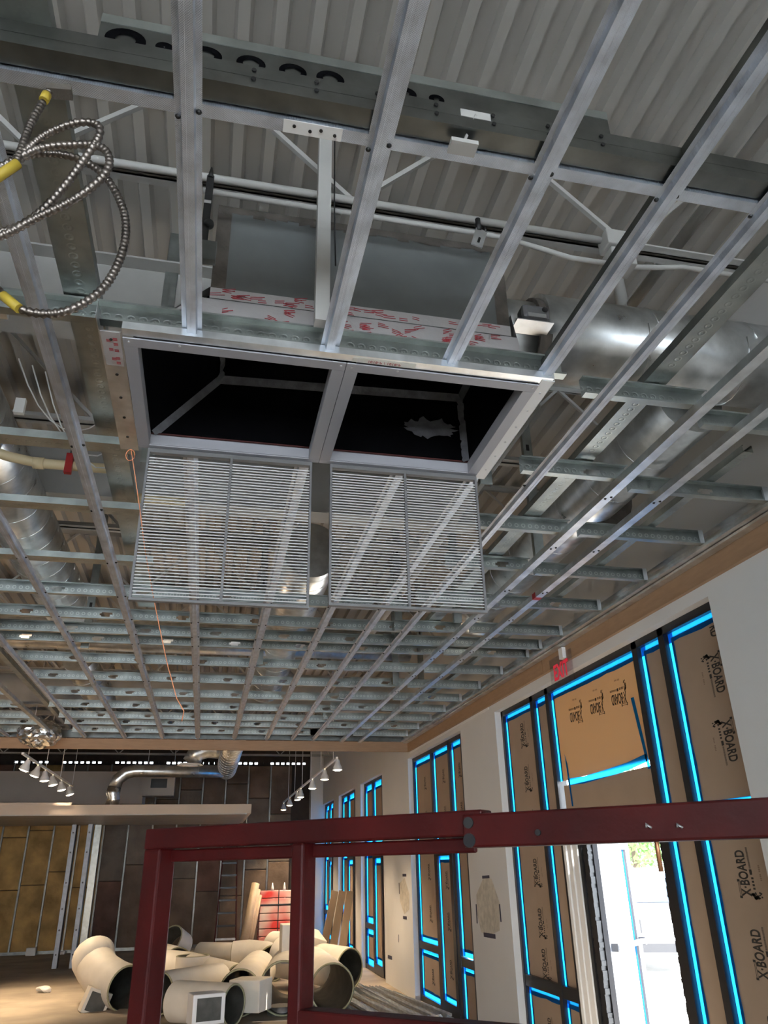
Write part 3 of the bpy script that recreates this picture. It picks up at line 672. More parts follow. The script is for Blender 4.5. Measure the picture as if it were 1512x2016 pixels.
def grille(x0, x1, zb, label):
    zt_ = ZG-.03; y = YF-.005; e = empty('hanging_grille', ((x0+x1)/2, y, zt_), label, 'return air grille', 'return air grilles hanging open')
    W = (x1-x0)/2; H = zt_-zb; t = .011; d = .026
    mb = MB(); mb.box(-W, -d/2, -H, -W+t, d/2, 0); mb.box(W-t, -d/2, -H, W, d/2, 0); mb.box(-W+t, -d/2, -H, W-t, d/2, -H+.012); mb.box(-W+t, -d/2, -.02, W-t, d/2, 0)
    fr = mb.build('frame', M_GRILLED, e)
    MB().box(-.006, -d/2-.002, -H+.012, .006, d/2, -.02).build('centre_bar', M_GRILLED, e)
    N = 46; mb = MB(); a = math.radians(21)
    for k in range(N):
        z = -.045-(H-.075)*k/(N-1); m_ = Matrix.Translation((0, 0, z)) @ Matrix.Rotation(a, 4, 'X')
        mb.box(-W+t, -.007, -.0024, W-t, .007, .0024, m_)
    mb.build('louvre_blades', M_GRILLE, e)
    MB().bar((-W, .006, .006), (W, .006, .006), .012, .012).build('hinge', M_GRILLED, e)
    return e
grille(-.395, .388, 2.845, 'open slatted grille hanging from the left frame'); grille(.478, 1.243, 2.865, 'open slatted grille hanging from the right frame')
# plenum
zp = ZG+.04; zq = 4.02
Bt = [(XL+.05, YN+.06, zp), (XR-.05, YN+.06, zp), (XR-.05, YF-.03, zp), (XL+.05, YF-.03, zp)]
A_ = py(430, 745, 3.22); B_ = py(908, 782, 3.22)
Tp = [(A_.x, YN+.12, A_.z), (B_.x, YN+.12, B_.z), (B_.x, 3.22, B_.z), (A_.x, 3.22, A_.z)]
plen = empty('plenum_box', ((XL+XR)/2, (YN+YF)/2, ZG+.04), 'black-lined sheet metal plenum box above the two open grilles', 'plenum box')
inv = Matrix.Translation(-plen.location)
def pl(mb, name, m, **k): o = mb.build(name, m, **k); o.parent = plen; o.matrix_parent_inverse = inv; return o
mb = MB()
for i in range(4): mb.quad([Bt[i], Bt[(i+1) % 4], Tp[(i+1) % 4], Tp[i]])
mb.quad(Tp); pl(mb, 'black_lining', M_BLACK)
def ribbon(a, b, wd, nrm, off=.012, jag=.012):
    a = Vector(a); b = Vector(b); d = (b-a).normalized(); n_ = Vector(nrm).normalized(); s = d.cross(n_).normalized(); N = 16; L = []; R = []
    mb = MB(); rr = random.Random(int((a.x+b.z+5)*1000))
    for i in range(N+1):
        p = a+(b-a)*(i/N)+n_*off; L.append(mb.bm.verts.new(p-s*(wd+rr.uniform(-jag, jag)))); R.append(mb.bm.verts.new(p+s*(wd+rr.uniform(-jag, jag))))
    for i in range(N): mb.bm.faces.new((L[i], L[i+1], R[i+1], R[i]))
    return mb
pl(ribbon(Bt[3], Tp[3], .035, (1, -1, 0), .02), 'sealant_seam', M_MASTIC)
pl(ribbon(Bt[2], Tp[2], .022, (-1, -1, 0), .02), 'sealant_seam', M_MASTIC)
pl(ribbon(Tp[3], Tp[2], .04, (0, -1, -1), .02), 'sealant_seam', M_MASTIC)
pl(ribbon(Tp[3], Tp[0], .02, (1, 0, -1), .02), 'sealant_seam', M_MASTIC)
pl(ribbon(Tp[2], Tp[1], .02, (-1, 0, -1), .02), 'sealant_seam', M_MASTIC)
mb = MB(); c = py(845, 848, 3.235); rr = random.Random(2)
mb.bm.faces.new([mb.bm.verts.new((c.x+(.135+rr.uniform(-.035, .02))*math.cos(2*PI*k/40), 3.205, c.z+(.062+rr.uniform(-.025, .012))*math.sin(2*PI*k/40))) for k in range(40)])
ob = pl(mb, 'sealant_smear', M_MASTIC); ob['label'] = 'rough grey sealant smear on the black lining'
mb = MB(); mb.box(XL+.05, YF-.034, ZG+.035, XR-.05, YF-.028, ZG+.047); ob = pl(mb, 'gasket', mat('dark_gasket', (.06, .008, .006), .7))
# outer shell, foil skirt and the grey duct box rising from it
mb = MB()
Bo = [(XL+.03, YN+.03, ZG+.03), (XR-.03, YN+.03, ZG+.03), (XR-.03, YF, ZG+.03), (XL+.03, YF, ZG+.03)]
To = [(-.19, 2.5, 3.90), (1.20, 2.5, 3.90), (1.20, 3.26, 3.90), (-.19, 3.26, 3.90)]
mb.quad([Bo[0], Bo[1], To[1], To[0]])
Tq = [(Tp[0][0]-.03, Tp[0][1], Tp[0][2]+.02), (Tp[1][0]+.03, Tp[1][1], Tp[1][2]+.02), (Tp[2][0]+.03, Tp[2][1]+.03, Tp[2][2]+.02), (Tp[3][0]-.03, Tp[3][1]+.03, Tp[3][2]+.02)]
for i in (1, 2, 3): mb.quad([Bo[i], Bo[(i+1) % 4], Tq[(i+1) % 4], Tq[i]])
sk = pl(mb, 'foil_skirt', M_FOILTAPE); sk['label'] = 'crumpled foil-taped skirt with red print'
mb = MB(); gx0, gx1, gz0, gz1 = -.14, 1.17, 3.90, 4.42
mb.box(gx0, 2.5, gz0, gx1, 2.504, gz1); mb.box(gx0, 3.236, 4.07, gx1, 3.24, gz1); mb.box(gx0, 2.504, 4.07, gx0+.004, 3.236, gz1); mb.box(gx1-.004, 2.504, 4.07, gx1, 3.236, gz1); mb.box(gx0, 2.5, gz1, gx1, 3.24, gz1+.004); pl(mb, 'grey_casing', M_BOXG)
mb = MB(); rr = random.Random(4)
for k in range(26):
    x_ = gx0+(gx1-gx0)*k/26; mb.quad([(x_, 2.497, gz1), (x_+.051, 2.497, gz1), (x_+.051, 2.497, gz1-.03-rr.random()*.025), (x_, 2.497, gz1-.03-rr.random()*.025)])
pl(mb, 'sealant_seam', M_TAN)
for x_ in (gx0+.0, gx1-.06):
    mb = MB(); mb.quad([(x_, 2.496, gz0), (x_+.06, 2.496, gz0), (x_+.06, 2.496, gz1), (x_, 2.496, gz1)]); pl(mb, 'sealant_seam', M_TAN)
mb = MB(); mb.quad([(gx0, 2.495, 3.90), (gx1, 2.495, 3.90), (gx1, 2.495, 3.955), (gx0, 2.495, 3.955)]); pl(mb, 'printed_tape_band', M_FOILTAPE)
mb = MB(); rr = random.Random(11)
for k in range(34):
    x_ = rr.uniform(gx0, gx1-.07); z_ = rr.uniform(3.915, 3.95); tl = rr.uniform(-.25, .35)
    for j in range(2):
        a = Vector((x_, 2.4935, z_-j*.010)); b_ = a+Vector((rr.uniform(.03, .06), 0, tl*.03)); mb.bar(a, b_, .003, .001, up=(0, 1, 0))
for k in range(40):
    f = rr.uniform(.55, .97); x_ = rr.uniform(-.12, 1.1); yb_ = YN+.03+(2.5-YN-.03)*f; z_ = ZG+.03+(3.90-ZG-.03)*f; tl = rr.uniform(-.5, .5)
    for j in range(3):
        a = Vector((x_, yb_-.006, z_-j*.009)); b_ = a+Vector((rr.uniform(.02, .05), 0, tl*.03)); mb.bar(a, b_, .0028, .001, up=(0, 1, 0))
pl(mb, 'red_print', M_REDINK)
# the taped galvanised strip left of the frame with red lettering, and trims round the opening
mb = MB(); mb.box(XL-.085, YN-.02, ZG-.012, XL-.004, YF+.05, ZG-.010); mb.box(XL-.087, YN-.10, ZG-.012, XL-.085, YF+.05, ZG+.06)
st = mb.build('edge_strip', G_PL); tag(st, 'galvanised strip with red printed tape along the left side of the opening', 'steel strip')
for k, yy in enumerate((YN+.03, 2.70, 2.87, 3.03, 3.2)): MB().tube([(XL-.045, yy, ZG-.012), (XL-.045, yy, ZG-.016)], .0065, 8).build('screw', M_SCREW, st)
MB().box(XL-.080, YN-.015, ZG-.0135, XL-.01, YN+.2, ZG-.0122).build('foil_tape', M_FOILTAPE, st)
mb = MB()
for k, (dx, dy) in enumerate(((-.03, .02), (-.03, .05), (-.055, .03), (-.03, .09), (-.05, .085), (-.03, .14), (-.045, .145), (-.03, .17))):
    for j in range(3): mb.box(XL+dx-.008, YN+dy+j*.006, ZG-.0145, XL+dx+.008, YN+dy+j*.006+.003, ZG-.0138)
mb.build('red_print', M_REDINK, st)
mb = MB(); mb.prof([(YN-.045, ZG+.02), (YN-.045, ZG-.012), (YN-.004, ZG-.012)], XL, XR+.05, 'x')
ns = mb.build('edge_strip', G_PL, solid=.0012); tag(ns, 'shiny bent strip along the near side of the opening with a printed label', 'steel strip')
MB().box(.44, YN-.035, ZG-.0145, .70, YN-.006, ZG-.0135).build('paper_label', M_PAPER, ns)
t = text_on_wall('1018-P / 1018-P', .02, 0, 0, 0, 'level'); t.data.transform(Matrix.Rotation(PI/2, 4, 'Y')); t.data.materials[0] = M_REDINK
t.data.transform(Matrix.Rotation(PI/2, 4, 'Z')); t.location = (.57, YN-.02, ZG-.0152); t.parent = ns; t.name = 'label_print'
mb = MB(); mb.box(XR+.002, YN-.03, ZG-.016, XR+.06, YF+.03, ZG-.013); mb.box(XR+.058, YN-.03, ZG-.016, XR+.060, YF+.03, ZG+.02)
ns = mb.build('edge_strip', M_WHITE); tag(ns, 'white angle along the right side of the ceiling opening', 'steel strip')
for k in range(6): MB().tube([(XR+.03, YN+.06+.14*k, ZG-.016), (XR+.03, YN+.06+.14*k, ZG-.019)], .005, 8).build('screw', M_GRILLE, ns)

# ------------------------------------------------------------------ roof steel
def joist(y, label, z0=4.46, x0=-9, x1=3.2, bay=1.35, m=M_STEELW, ch=.05):
    e = empty('bar_joist', (0, y, z0), label, 'roof joist', 'open web roof joists')
    H = DECK-z0
    mb = MB(); mb.box(x0, -ch, 0, x1, -.008, .006); mb.box(x0, .008, 0, x1, ch, .006); mb.box(x0, -.014, 0, x1, -.008, .05); mb.box(x0, .008, 0, x1, .014, .05)
    mb.build('bottom_chord', m, e)
    mb = MB(); mb.box(x0, -ch, H-.008, x1, ch, H-.002); mb.box(x0, -.014, H-.05, x1, -.008, H-.002); mb.box(x0, .008, H-.05, x1, .014, H-.002); mb.build('top_chord', m, e)
    mb = MB(); x = x0
    while x < x1-bay:
        mb.bar((x, 0, .03), (x+bay/2, 0, H-.03), .022, .022); mb.bar((x+bay/2, 0, H-.03), (x+bay, 0, .03), .022, .022); x += bay
    mb.build('web_bars', m, e); return e
for i, y in enumerate([2.43, 4.55, 6.3, 8.1, 9.9, 11.7, 13.5, 15.3, 17.1, 18.9, 20.7]):
    joist(y, '%s open web joist counting from the camera' % ORD[i].capitalize() if i else 'nearest open web joist passing behind the grey duct box')
joist(.9, 'open web joist almost over the camera', z0=4.5)
mb = MB(); mb.box(-9, 3.42, 4.44, 1.2, 3.62, 4.452); mb.box(-9, 3.51, 4.45, 1.2, 3.53, 4.9); mb.box(-9, 3.42, 4.9, 1.2, 3.62, 4.912)
tag(mb.build('steel_girder', M_STEELW), 'pale wide-flange girder behind the left of the opening', 'steel beam')
mb = MB(); mb.box(-9, 5.3, 4.30, 2.0, 5.5, 4.312); mb.box(-9, 5.39, 4.31, 2.0, 5.41, 4.8); mb.box(-9, 5.3, 4.8, 2.0, 5.5, 4.812)
tag(mb.build('steel_girder', M_STEELW), 'second wide-flange girder, deeper into the room', 'steel beam')
mb = MB(); mb.box(-9, 12.9, 4.2, 3.2, 13.1, 4.215); mb.box(-9, 12.99, 4.215, 3.2, 13.01, 4.7); mb.box(-9, 12.9, 4.7, 3.2, 13.1, 4.71)
tag(mb.build('steel_girder', M_STEELW), 'painted girder just past the far wooden fascia', 'steel beam')
# painted conduits along the joist
def pipe(name, pts, r, label, cat, m=M_STEELW, n=10, group=None):
    o = MB().tube(pts, r, n).build(name, m); return tag(o, label, cat, group)
pipe('conduit', [(-3, 2.34, 4.40), (1.6, 2.34, 4.40)], .017, 'painted conduit strapped along the nearest joist, upper of the pair', 'conduit')
pipe('conduit', [(-.2, 2.33, 4.31), (1.12, 2.33, 4.31), (1.27, 2.33, 4.28), (1.42, 2.33, 4.25), (1.60, 2.33, 4.25)], .012, 'painted conduit with a bend left of the junction boxes', 'conduit')
pipe('conduit', [(1.72, 2.33, 4.25), (1.85, 2.33, 4.27), (2.0, 2.33, 4.30), (3.15, 2.33, 4.30)], .012, 'painted conduit with a bend right of the junction boxes', 'conduit')
o = MB().box(1.60, 2.28, 4.33, 1.72, 2.37, 4.42).build('junction_box', M_STEELW, bevel=.006); tag(o, 'painted junction box on the nearest joist, upper one', 'junction box')
o = MB().box(1.60, 2.27, 4.21, 1.72, 2.37, 4.30).build('junction_box', M_STEELW, bevel=.006); tag(o, 'painted junction box on the nearest joist, lower one', 'junction box')
a = pz(1240, 605, 4.6); pipe('sprinkler_pipe', [(a.x, a.y, 4.6), (a.x, -2, 4.6)], .03, 'white painted pipe running towards the camera under the deck', 'pipe')
pipe('sprinkler_pipe', [(a.x, a.y-.02, 4.6), (a.x, a.y+.04, 4.6), (a.x, a.y+.06, 4.66), (a.x, a.y+.06, DECK)], .034, 'white elbow turning up to the deck right of the actuator', 'pipe')
pipe('sprinkler_pipe', [(1.75, 3.5, 4.25), (1.75, 12, 4.25)], .03, 'white pipe running away beyond the short duct at right', 'pipe')
# square post + strap near the grey casing
mb = MB(); a = py(590, 250, 2.28); b_ = py(598, 640, 2.28); mb.box(.27, 2.28, ZG+.05, .325, 2.33, DECK); o = mb.build('hanger_post', M_STEELW); tag(o, 'painted square hanger post in front of the grey duct casing', 'hanger post')
MB().tube([(.335, 2.27, 4.9), (.337, 2.27, 4.3), (.345, 2.27, 3.95)], .003, 6).build('wire', M_SCREW, o)
# black clamp hanger and shiny clamp
e = empty('beam_clamp', (-.165, 2.2, 4.0), 'black slotted clamp hanging beside the near furring', 'clamp')
MB().box(-.014, -.006, -.12, .014, .006, .25).build('strap', M_SCREW, e); MB().tube([(0, 0, .24), (0, 0, .30)], .014, 8, radii=[.014, .003]).build('hook', M_SCREW, e)
MB().sphere((.012, 0, 0), .02).build('knob', M_SCREW, e)
MB().box(-.014, -.008, .10, .012, -.006, .115).build('slot', M_STEELW, e); MB().box(-.014, -.03, -.20, .05, .0, -.11).build('bracket', G_DK, e)
a = py(944, 470, 2.22); e = empty('beam_clamp', (a.x, 2.22, a.z), 'bright silver clamp with black bolt under the conduits', 'clamp')
m_ = Matrix.Rotation(.3, 4, 'Y'); MB().box(-.028, -.006, -.05, .022, .0, .05, m_).build('plate', G_PL, e); MB().box(-.006, -.008, -.03, .004, -.006, .0, m_).build('slot', M_SCREW, e)
MB().tube([(.0, 0, .045), (.0, 0, .11)], .012, 8).build('bolt', M_SCREW, e); MB().tube([(.03, 0, .04), (.03, 0, .07)], .008, 8).build('bolt', M_SCREW, e)

# ------------------------------------------------------------------ ducts
def duct(name, pts, r, label, seams=.30, m=None, n=28, parent=None, group='galvanised ducts'):
    """round duct with raised spiral seams"""
    o = MB().tube(pts, r, n).build(name, m or G_DUCT)
    tag(o, label, 'duct', group)
    pts = [Vector(p) for p in pts]; tot = 0; cnt = 0
    for a, b in zip(pts[:-1], pts[1:]):
        d = (b-a); L = d.length; d.normalize(); u = d.cross(Vector((0, 0, 1)))
        if u.length < .05: u = d.cross(Vector((0, 1, 0)))
        u.normalize(); v = d.cross(u); s = seams-(tot % seams)
        while s < L and cnt < 40:
            c = a+d*s; mb = MB(); mb.tube([c+(u*math.cos(2*PI*k/20)+v*math.sin(2*PI*k/20))*(r+.001)+d*.06*(k/20-.5) for k in range(21)], .0035, 5); mb.build('seam', G_DUCT, o); s += seams; cnt += 1
        tot += L
    return o
def arc(c, r, a0, a1, ax, ay, n=8):
    c = Vector(c); ax = Vector(ax); ay = Vector(ay)
    return [c+ax*(r*math.cos(a0+(a1-a0)*k/n))+ay*(r*math.sin(a0+(a1-a0)*k/n)) for k in range(n+1)]
duct('round_duct', [(1.42, 2.80, 4.16), (3.19, 2.80, 4.16)], .22, 'large round duct running right from the damper collar', .55)
duct('round_duct', [(2.45, 3.05, 4.08), (2.45, 6.6, 4.08)], .20, 'segmented round duct running away along the right wall', .45)
o = MB().tube(arc((2.45, 3.0, 4.08), .001, 0, .1, (1, 0, 0), (0, 1, 0), 1), .2, 8)
pts = [(2.45, 6.6, 4.08), (2.45, 6.75, 4.06), (2.45, 6.85, 3.98), (2.45, 6.9, 3.86)]
duct('duct_elbow', pts, .20, 'duct elbow turning down at the far end of the segmented duct', .12)
mb = MB(); mb.tube([(2.55, 4.25, 4.08), (2.55, 4.33, 4.08)], .215, 24); o = mb.build('duct_sealant_band', M_TAN); tag(o, 'brown sealant band round the segmented duct', 'sealant band')
duct('round_duct', [(-1.52, 2.4, 4.2), (-1.50, 8.2, 4.2)], .22, 'big spiral duct at the left running away behind the furring', .28)
duct('round_duct', [(-2.6, 3.2, 4.15), (-1.6, 3.9, 4.15)], .2, 'spiral duct branch at the left edge of the photo', .3)
duct('round_duct', [(-6, 9.2, 4.35), (2.4, 9.2, 4.35)], .20, 'long crosswise round duct above the far grid', .6)
duct('round_duct', [(.75, 6.2, 4.35), (.75, 11.8, 4.35)], .26, 'wide round duct above the centre of the far grid', .4)
duct('duct_elbow', [(-1.75, 10.2, 4.3), (-1.7, 10.6, 4.2), (-1.55, 10.9, 4.0), (-1.5, 11.0, 3.85)], .20, 'bright duct elbow dipping behind the left furring', .2)
# damper collar and actuator
e = empty('damper_collar', (1.28, 2.8, 4.14), 'short duct collar with a motor actuator on its top', 'damper')
MB().tube([(-.12, 0, 0), (.10, 0, 0)], .19, 28).build('collar', G_DUCT, e); MB().tube([(.10, 0, 0), (.16, 0, 0)], .21, 24).build('sealant_band', M_TAN, e)
a = py(1050, 622, 2.55); loc = Vector((a.x-1.28, -.25, a.z-4.14))
mb = MB(); mb.box(loc.x-.09, -.27, loc.z-.045, loc.x+.09, -.17, loc.z-.040); mb.box(loc.x-.09, -.17, loc.z-.045, loc.x-.086, -.06, loc.z+.05); mb.build('bracket', G_PL, e)
act = MB().box(loc.x-.065, -.28, loc.z-.035, loc.x+.075, -.20, loc.z+.045).build('actuator', M_ACT, e, bevel=.02)
MB().tube([(loc.x+.045, -.282, loc.z+.015), (loc.x+.045, -.287, loc.z+.015)], .014, 16).build('dial', M_SCREW, act)
MB().box(loc.x-.04, -.281, loc.z-.03, loc.x+.05, -.280, loc.z-.008).build('label_plate', G_PL, act)
# foil flexible duct at far left
rr = random.Random(9); mb = MB(); bm = mb.bm
g = bmesh.ops.create_icosphere(bm, subdivisions=4, radius=.24, matrix=Matrix.Translation((0, 0, 0)) @ Matrix.Diagonal((1.25, 1, .8, 1)))
from mathutils import noise as NZ
for v in g['verts']: v.co += v.co.normalized()*NZ.noise(v.co*14)*.045
a = py(78, 1447, 12.0); o = mb.build('foil_duct_end', galv('crumpled_foil', (.8, .8, .8), .15)); o.location = (a.x, 12.0, a.z+.02)
tag(o, 'crumpled shiny foil duct end above the fascia at the left', 'foil duct')
# far room ducts
duct('round_duct', [(.36, 12.9, 3.72), (.37, 17.2, 3.72)], .20, 'spiral duct running into the far room above the soffit', .35)
duct('duct_elbow', [(.30, 16.6, 3.62), (-1.45, 16.6, 3.62), (-1.62, 16.6, 3.58), (-1.76, 16.6, 3.46), (-1.80, 16.6, 3.3)], .12, 'thin crosswise duct bending down towards the soffit', .5)
o = MB().tube([(-1.80, 16.6, 3.32), (-1.82, 16.6, 3.2), (-1.79, 16.6, 3.1), (-1.82, 16.6, 2.95)], .13, 18, radii=[.125, .135, .12, .13]).build('foil_duct', galv('foil_sleeve', (.7, .68, .66), .25)); tag(o, 'foil sleeve dropping from the thin duct into the soffit', 'foil duct')
duct('duct_elbow', [(.36, 15.2, 3.85), (-.05, 15.2, 3.87), (-.25, 15.2, 3.80), (-.33, 15.2, 3.62)], .17, 'short duct elbow with a round ceiling diffuser', .25)
o = MB().tube([(-.35, 15.2, 3.60), (-.35, 15.2, 3.57)], .24, 28, radii=[.19, .24]).build('round_diffuser', M_WHITE); tag(o, 'white round diffuser under the short elbow in the far room', 'air diffuser')
MB().tube([(-.35, 15.2, 3.568), (-.35, 15.2, 3.55)], .15, 24, radii=[.16, .05]).build('cone', M_WHITE, o)
mb = MB(); mb.box(-6.5, 20.6, 3.3, -1.55, 21.6, 4.05); o = mb.build('rectangular_duct', M_SOFFIT); tag(o, 'big rectangular painted duct trunk behind the track lights', 'duct')
g_ = MB().box(-1.45, 19.0, 3.35, -.75, 19.4, 3.85).build('supply_box', M_SOFFIT); tag(g_, 'pale square box with a dark louvre under the ducts', 'air diffuser')
for x_ in (-1.4, -.8): MB().tube([(x_, 19.2, 3.84), (x_, 19.2, DECK)], .008, 6).build('hanger_rod', M_WHITE, g_)
MB().box(-1.28, 18.99, 3.52, -.92, 19.0, 3.72).build('louvre', M_SCREW, g_)

# cream drain pipe with valve tag
pts = [py(0, 888, 4.25), py(40, 915, 4.25), py(70, 920, 4.25), py(238, 925, 4.25)]
Z_ = pts[-1].z
path = [(-2.4, 3.6, Z_+.09), (-1.30, 4.25, Z_+.03), (-1.12, 4.25, Z_), (-.68, 4.25, Z_), (-.63, 4.25, Z_-.01), (-.615, 4.25, Z_-.04), (-.61, 4.25, Z_-.14), (-.59, 4.25, Z_-.17), (-.54, 4.25, Z_-.18), (-.20, 4.25, Z_-.18)]
o = MB().tube(path, .030, 14).build('drain_pipe', M_PVC); tag(o, 'cream plastic drain pipe with elbows left of the hanging grille', 'pipe')
for p in ((-1.12, 4.25, Z_), (-.70, 4.25, Z_)): MB().tube([(p[0]-.03, p[1], p[2]), (p[0]+.03, p[1], p[2])], .036, 14).build('coupling', M_PVC, o)
MB().tube([(-.61, 4.25, Z_-.03), (-.61, 4.25, Z_-.12)], .036, 14).build('coupling', M_PVC, o)
MB().box(-.965, 4.2, Z_-.07, -.925, 4.23, Z_+.06).build('valve_tag', M_REDTAG, o); MB().tube([(-.945, 4.215, Z_+.06), (-.945, 4.215, Z_+.14)], .004, 6).build('valve_wire', M_SCREW, o)
# loose white data cables upper left
a = pz(40, 780, 4.1); 
for k in range(4):
    c0 = Vector((a.x-.05+.03*k, a.y+.05*k, 4.12)); pts = [c0+Vector((.06*j+.03*k, .05*j, .22-.5*(1-(j/4-1)**2)*(.6+.1*k) if j < 8 else .1)) for j in range(8)]
    pipe('data_cable', pts, .004, 'loose white cable loop, %s from the left, hanging under the roof' % ORD[k], 'cable', M_WHITE, 6, 'loose white cables')
o = MB().box(a.x-.02, a.y, 4.0, a.x+.03, a.y+.03, 4.09).build('cable_connector', M_WHITE); tag(o, 'white cable connector block at the left', 'connector')

# ------------------------------------------------------------------ flexible metal conduit
def flex(name, P, r, label, ring=.012, m=M_FLEX):
    # Catmull-Rom path then ridged tube
    P = [Vector(p) for p in P]; Q = []
    for i in range(len(P)-1):
        p0 = P[max(i-1, 0)]; p1 = P[i]; p2 = P[i+1]; p3 = P[min(i+2, len(P)-1)]
        n = max(2, int((p2-p1).length/(ring/4)))
        for k in range(n):
            t = k/n; Q.append(.5*((2*p1)+(p2-p0)*t+(2*p0-5*p1+4*p2-p3)*t*t+(3*p1-p0-3*p2+p3)*t**3))
    Q.append(P[-1]); rad = [r*(1.0+.16*math.sin(k*PI/2)) for k in range(len(Q))]
    o = MB().tube(Q, r, 9, radii=rad).build(name, m); return tag(o, label, 'flexible conduit')
def ip(x, y, Y): return py(x, y, Y)
coil = [ip(96, 182, 1.36), ip(60, 245, 1.34), ip(28, 325, 1.32), ip(-20, 360, 1.32), ip(-70, 400, 1.32), ip(-60, 455, 1.32), ip(10, 455, 1.32), ip(70, 425, 1.31), ip(120, 375, 1.30), ip(165, 315, 1.29), ip(195, 268, 1.28), ip(190, 245, 1.28), ip(150, 242, 1.29),
        ip(90, 265, 1.31), ip(35, 310, 1.33), ip(-30, 350, 1.34), ip(-80, 420, 1.34), ip(-60, 470, 1.33), ip(0, 465, 1.31), ip(70, 430, 1.3), ip(150, 390, 1.28), ip(205, 345, 1.27), ip(215, 310, 1.27), ip(195, 288, 1.28), ip(150, 285, 1.3), ip(80, 292, 1.32), ip(20, 320, 1.33)]
fc = flex('conduit_coil', coil, .0085, 'coiled flexible metal conduit hanging at the upper left, inner loops')
coil2 = [ip(22, 322, 1.35), ip(60, 305, 1.35), ip(110, 303, 1.35), ip(160, 315, 1.35), ip(205, 345, 1.34), ip(238, 400, 1.33), ip(248, 450, 1.32), ip(238, 505, 1.31), ip(205, 565, 1.3), ip(150, 605, 1.29), ip(95, 618, 1.29), ip(40, 608, 1.29), ip(0, 575, 1.3), ip(-60, 520, 1.32)]
f2 = flex('conduit_coil', coil2, .0085, 'long outer loop of flexible metal conduit at the upper left')
for a, b_, pr in ((ip(35, 322, 1.315), ip(-10, 352, 1.315), fc), (ip(38, 608, 1.285), ip(6, 582, 1.295), f2), (ip(92, 186, 1.35), ip(86, 198, 1.35), fc)):
    MB().tube([a, (a+b_)/2, b_], .0100 if pr is f2 else .0115, 10).build('yellow_tape', M_YTAPE, pr)
o = MB().bar(ip(92, 178, 1.38), ip(142, 182, 1.38), .03, .02); o = o.build('conduit_bracket', M_TAN); tag(o, 'torn grey scrap where the conduit coil meets the cross channel', 'bracket')
flex('conduit_whip', [ip(1180, 283, 1.5), ip(1250, 292, 1.52), ip(1340, 315, 1.55), ip(1400, 332, 1.58), ip(1470, 350, 1.6), ip(1540, 372, 1.62)], .007, 'short flexible conduit emerging right of the stacked studs')
# orange string
sp_ = [Vector((-.462, 3.22, ZG-.02)), Vector((-.455, 3.25, 3.40)), Vector((-.44, 3.26, 3.2)), Vector((-.42, 3.28, 3.0)), Vector((-.375, 3.30, 2.8)), Vector((-.33, 3.31, 2.65)), Vector((-.30, 3.31, 2.5)), Vector((-.265, 3.32, 2.36)), Vector((-.22, 3.32, 2.27)), Vector((-.235, 3.32, 2.215))]
a = [py(258, 885, 3.24), py(265, 930, 3.24), py(275, 1000, 3.24), py(285, 1080, 3.3), py(302, 1175, 3.3), py(315, 1240, 3.3), py(330, 1310, 3.3), py(348, 1375, 3.3), py(362, 1400, 3.3), py(358, 1420, 3.3)]
o = MB().tube(a, .0022, 6).build('string_line', M_ORANGE); tag(o, 'orange string line dangling from the left corner of the opening', 'string')
MB().tube([a[0]+Vector((.02*math.cos(k), 0, -.03-.03*math.sin(k))) for k in [j*.6 for j in range(12)]], .002, 5).build('knot', M_ORANGE, o)

# ------------------------------------------------------------------ far room
# soffit slab
mb = MB(); mb.box(-8.98, 16.2, 2.79, .88, 19.7, 2.96); o = mb.build('soffit', M_SOFFIT); tag(o, 'hanging plasterboard soffit slab in the far room', 'soffit')
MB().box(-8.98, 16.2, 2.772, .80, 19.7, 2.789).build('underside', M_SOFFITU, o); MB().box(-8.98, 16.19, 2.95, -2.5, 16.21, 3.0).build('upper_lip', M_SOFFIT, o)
# post of metal studs
e = empty('stud_post', (-2.62, 19.2, 0), 'post of paired galvanised studs standing under the soffit', 'steel post')
for k, (x0, dy) in enumerate(((-.19, 0), (.16, -.08))):
    mb = MB(); mb.box(x0-.075, dy, 0, x0+.02, dy+.003, 2.768); mb.box(x0+.017, dy, 0, x0+.02, dy+.22, 2.768); mb.box(x0-.075, dy, 0, x0-.072, dy+.04, 2.768)
    s_ = mb.build('stud', galv('post_metal', (.22, .235, .26), .45), e)
    for z in (.25, .7, 1.1, 1.6, 2.2, 2.6): MB().tube([(x0-.03, dy-.001, z), (x0-.03, dy-.004, z)], .018, 8).build('knockout', M_SCREW, s_)
MB().box(.20, .18, 0, .34, .40, 2.768).build('track', G_DK, e)
G_WS = galv('wall_stud_metal', (.22, .215, .20), .4)
# insulated stud wall
mb = MB(); n = 0; sp = .62; x = -5.7; bi = 0
while x < 2.2:
    o = MB().box(x-.02, YB-.11, 0, x+.02, YB-.02, 4.47).build('wall_stud', G_WS); tag(o, '%s thin metal stud from the left in the insulated far wall' % ORD[bi].capitalize(), 'wall stud', 'studs of the insulated far wall')
    rr = random.Random(bi*3+1); zs = [0.05]; 
    while zs[-1] < 4.36: zs.append(min(4.46, zs[-1]+rr.uniform(1.1, 2.3)))
    left = x < -2.75
    for j in range(len(zs)-1):
        m = M_INS_Y if left and zs[j] < 2.9 else rr.choice([M_INS_B, M_INS_B, M_INS_G, M_INS_R])
        mb = MB(); mb.box(x+.022, YB-.095-rr.uniform(0, .015), zs[j], x+sp-.022, YB-.005, zs[j+1]-.012)
        cn = {M_INS_Y.name: 'yellow', M_INS_B.name: 'brown', M_INS_G.name: 'greyish', M_INS_R.name: 'reddish'}[m.name]
        o = mb.build('insulation_batt', m, bevel=.02); tag(o, '%s insulation batt in bay %s from the left, %s from the floor' % (cn, ORD[bi], ORD[j]), 'insulation batt', 'insulation batts of the far wall')
    x += sp; bi += 1
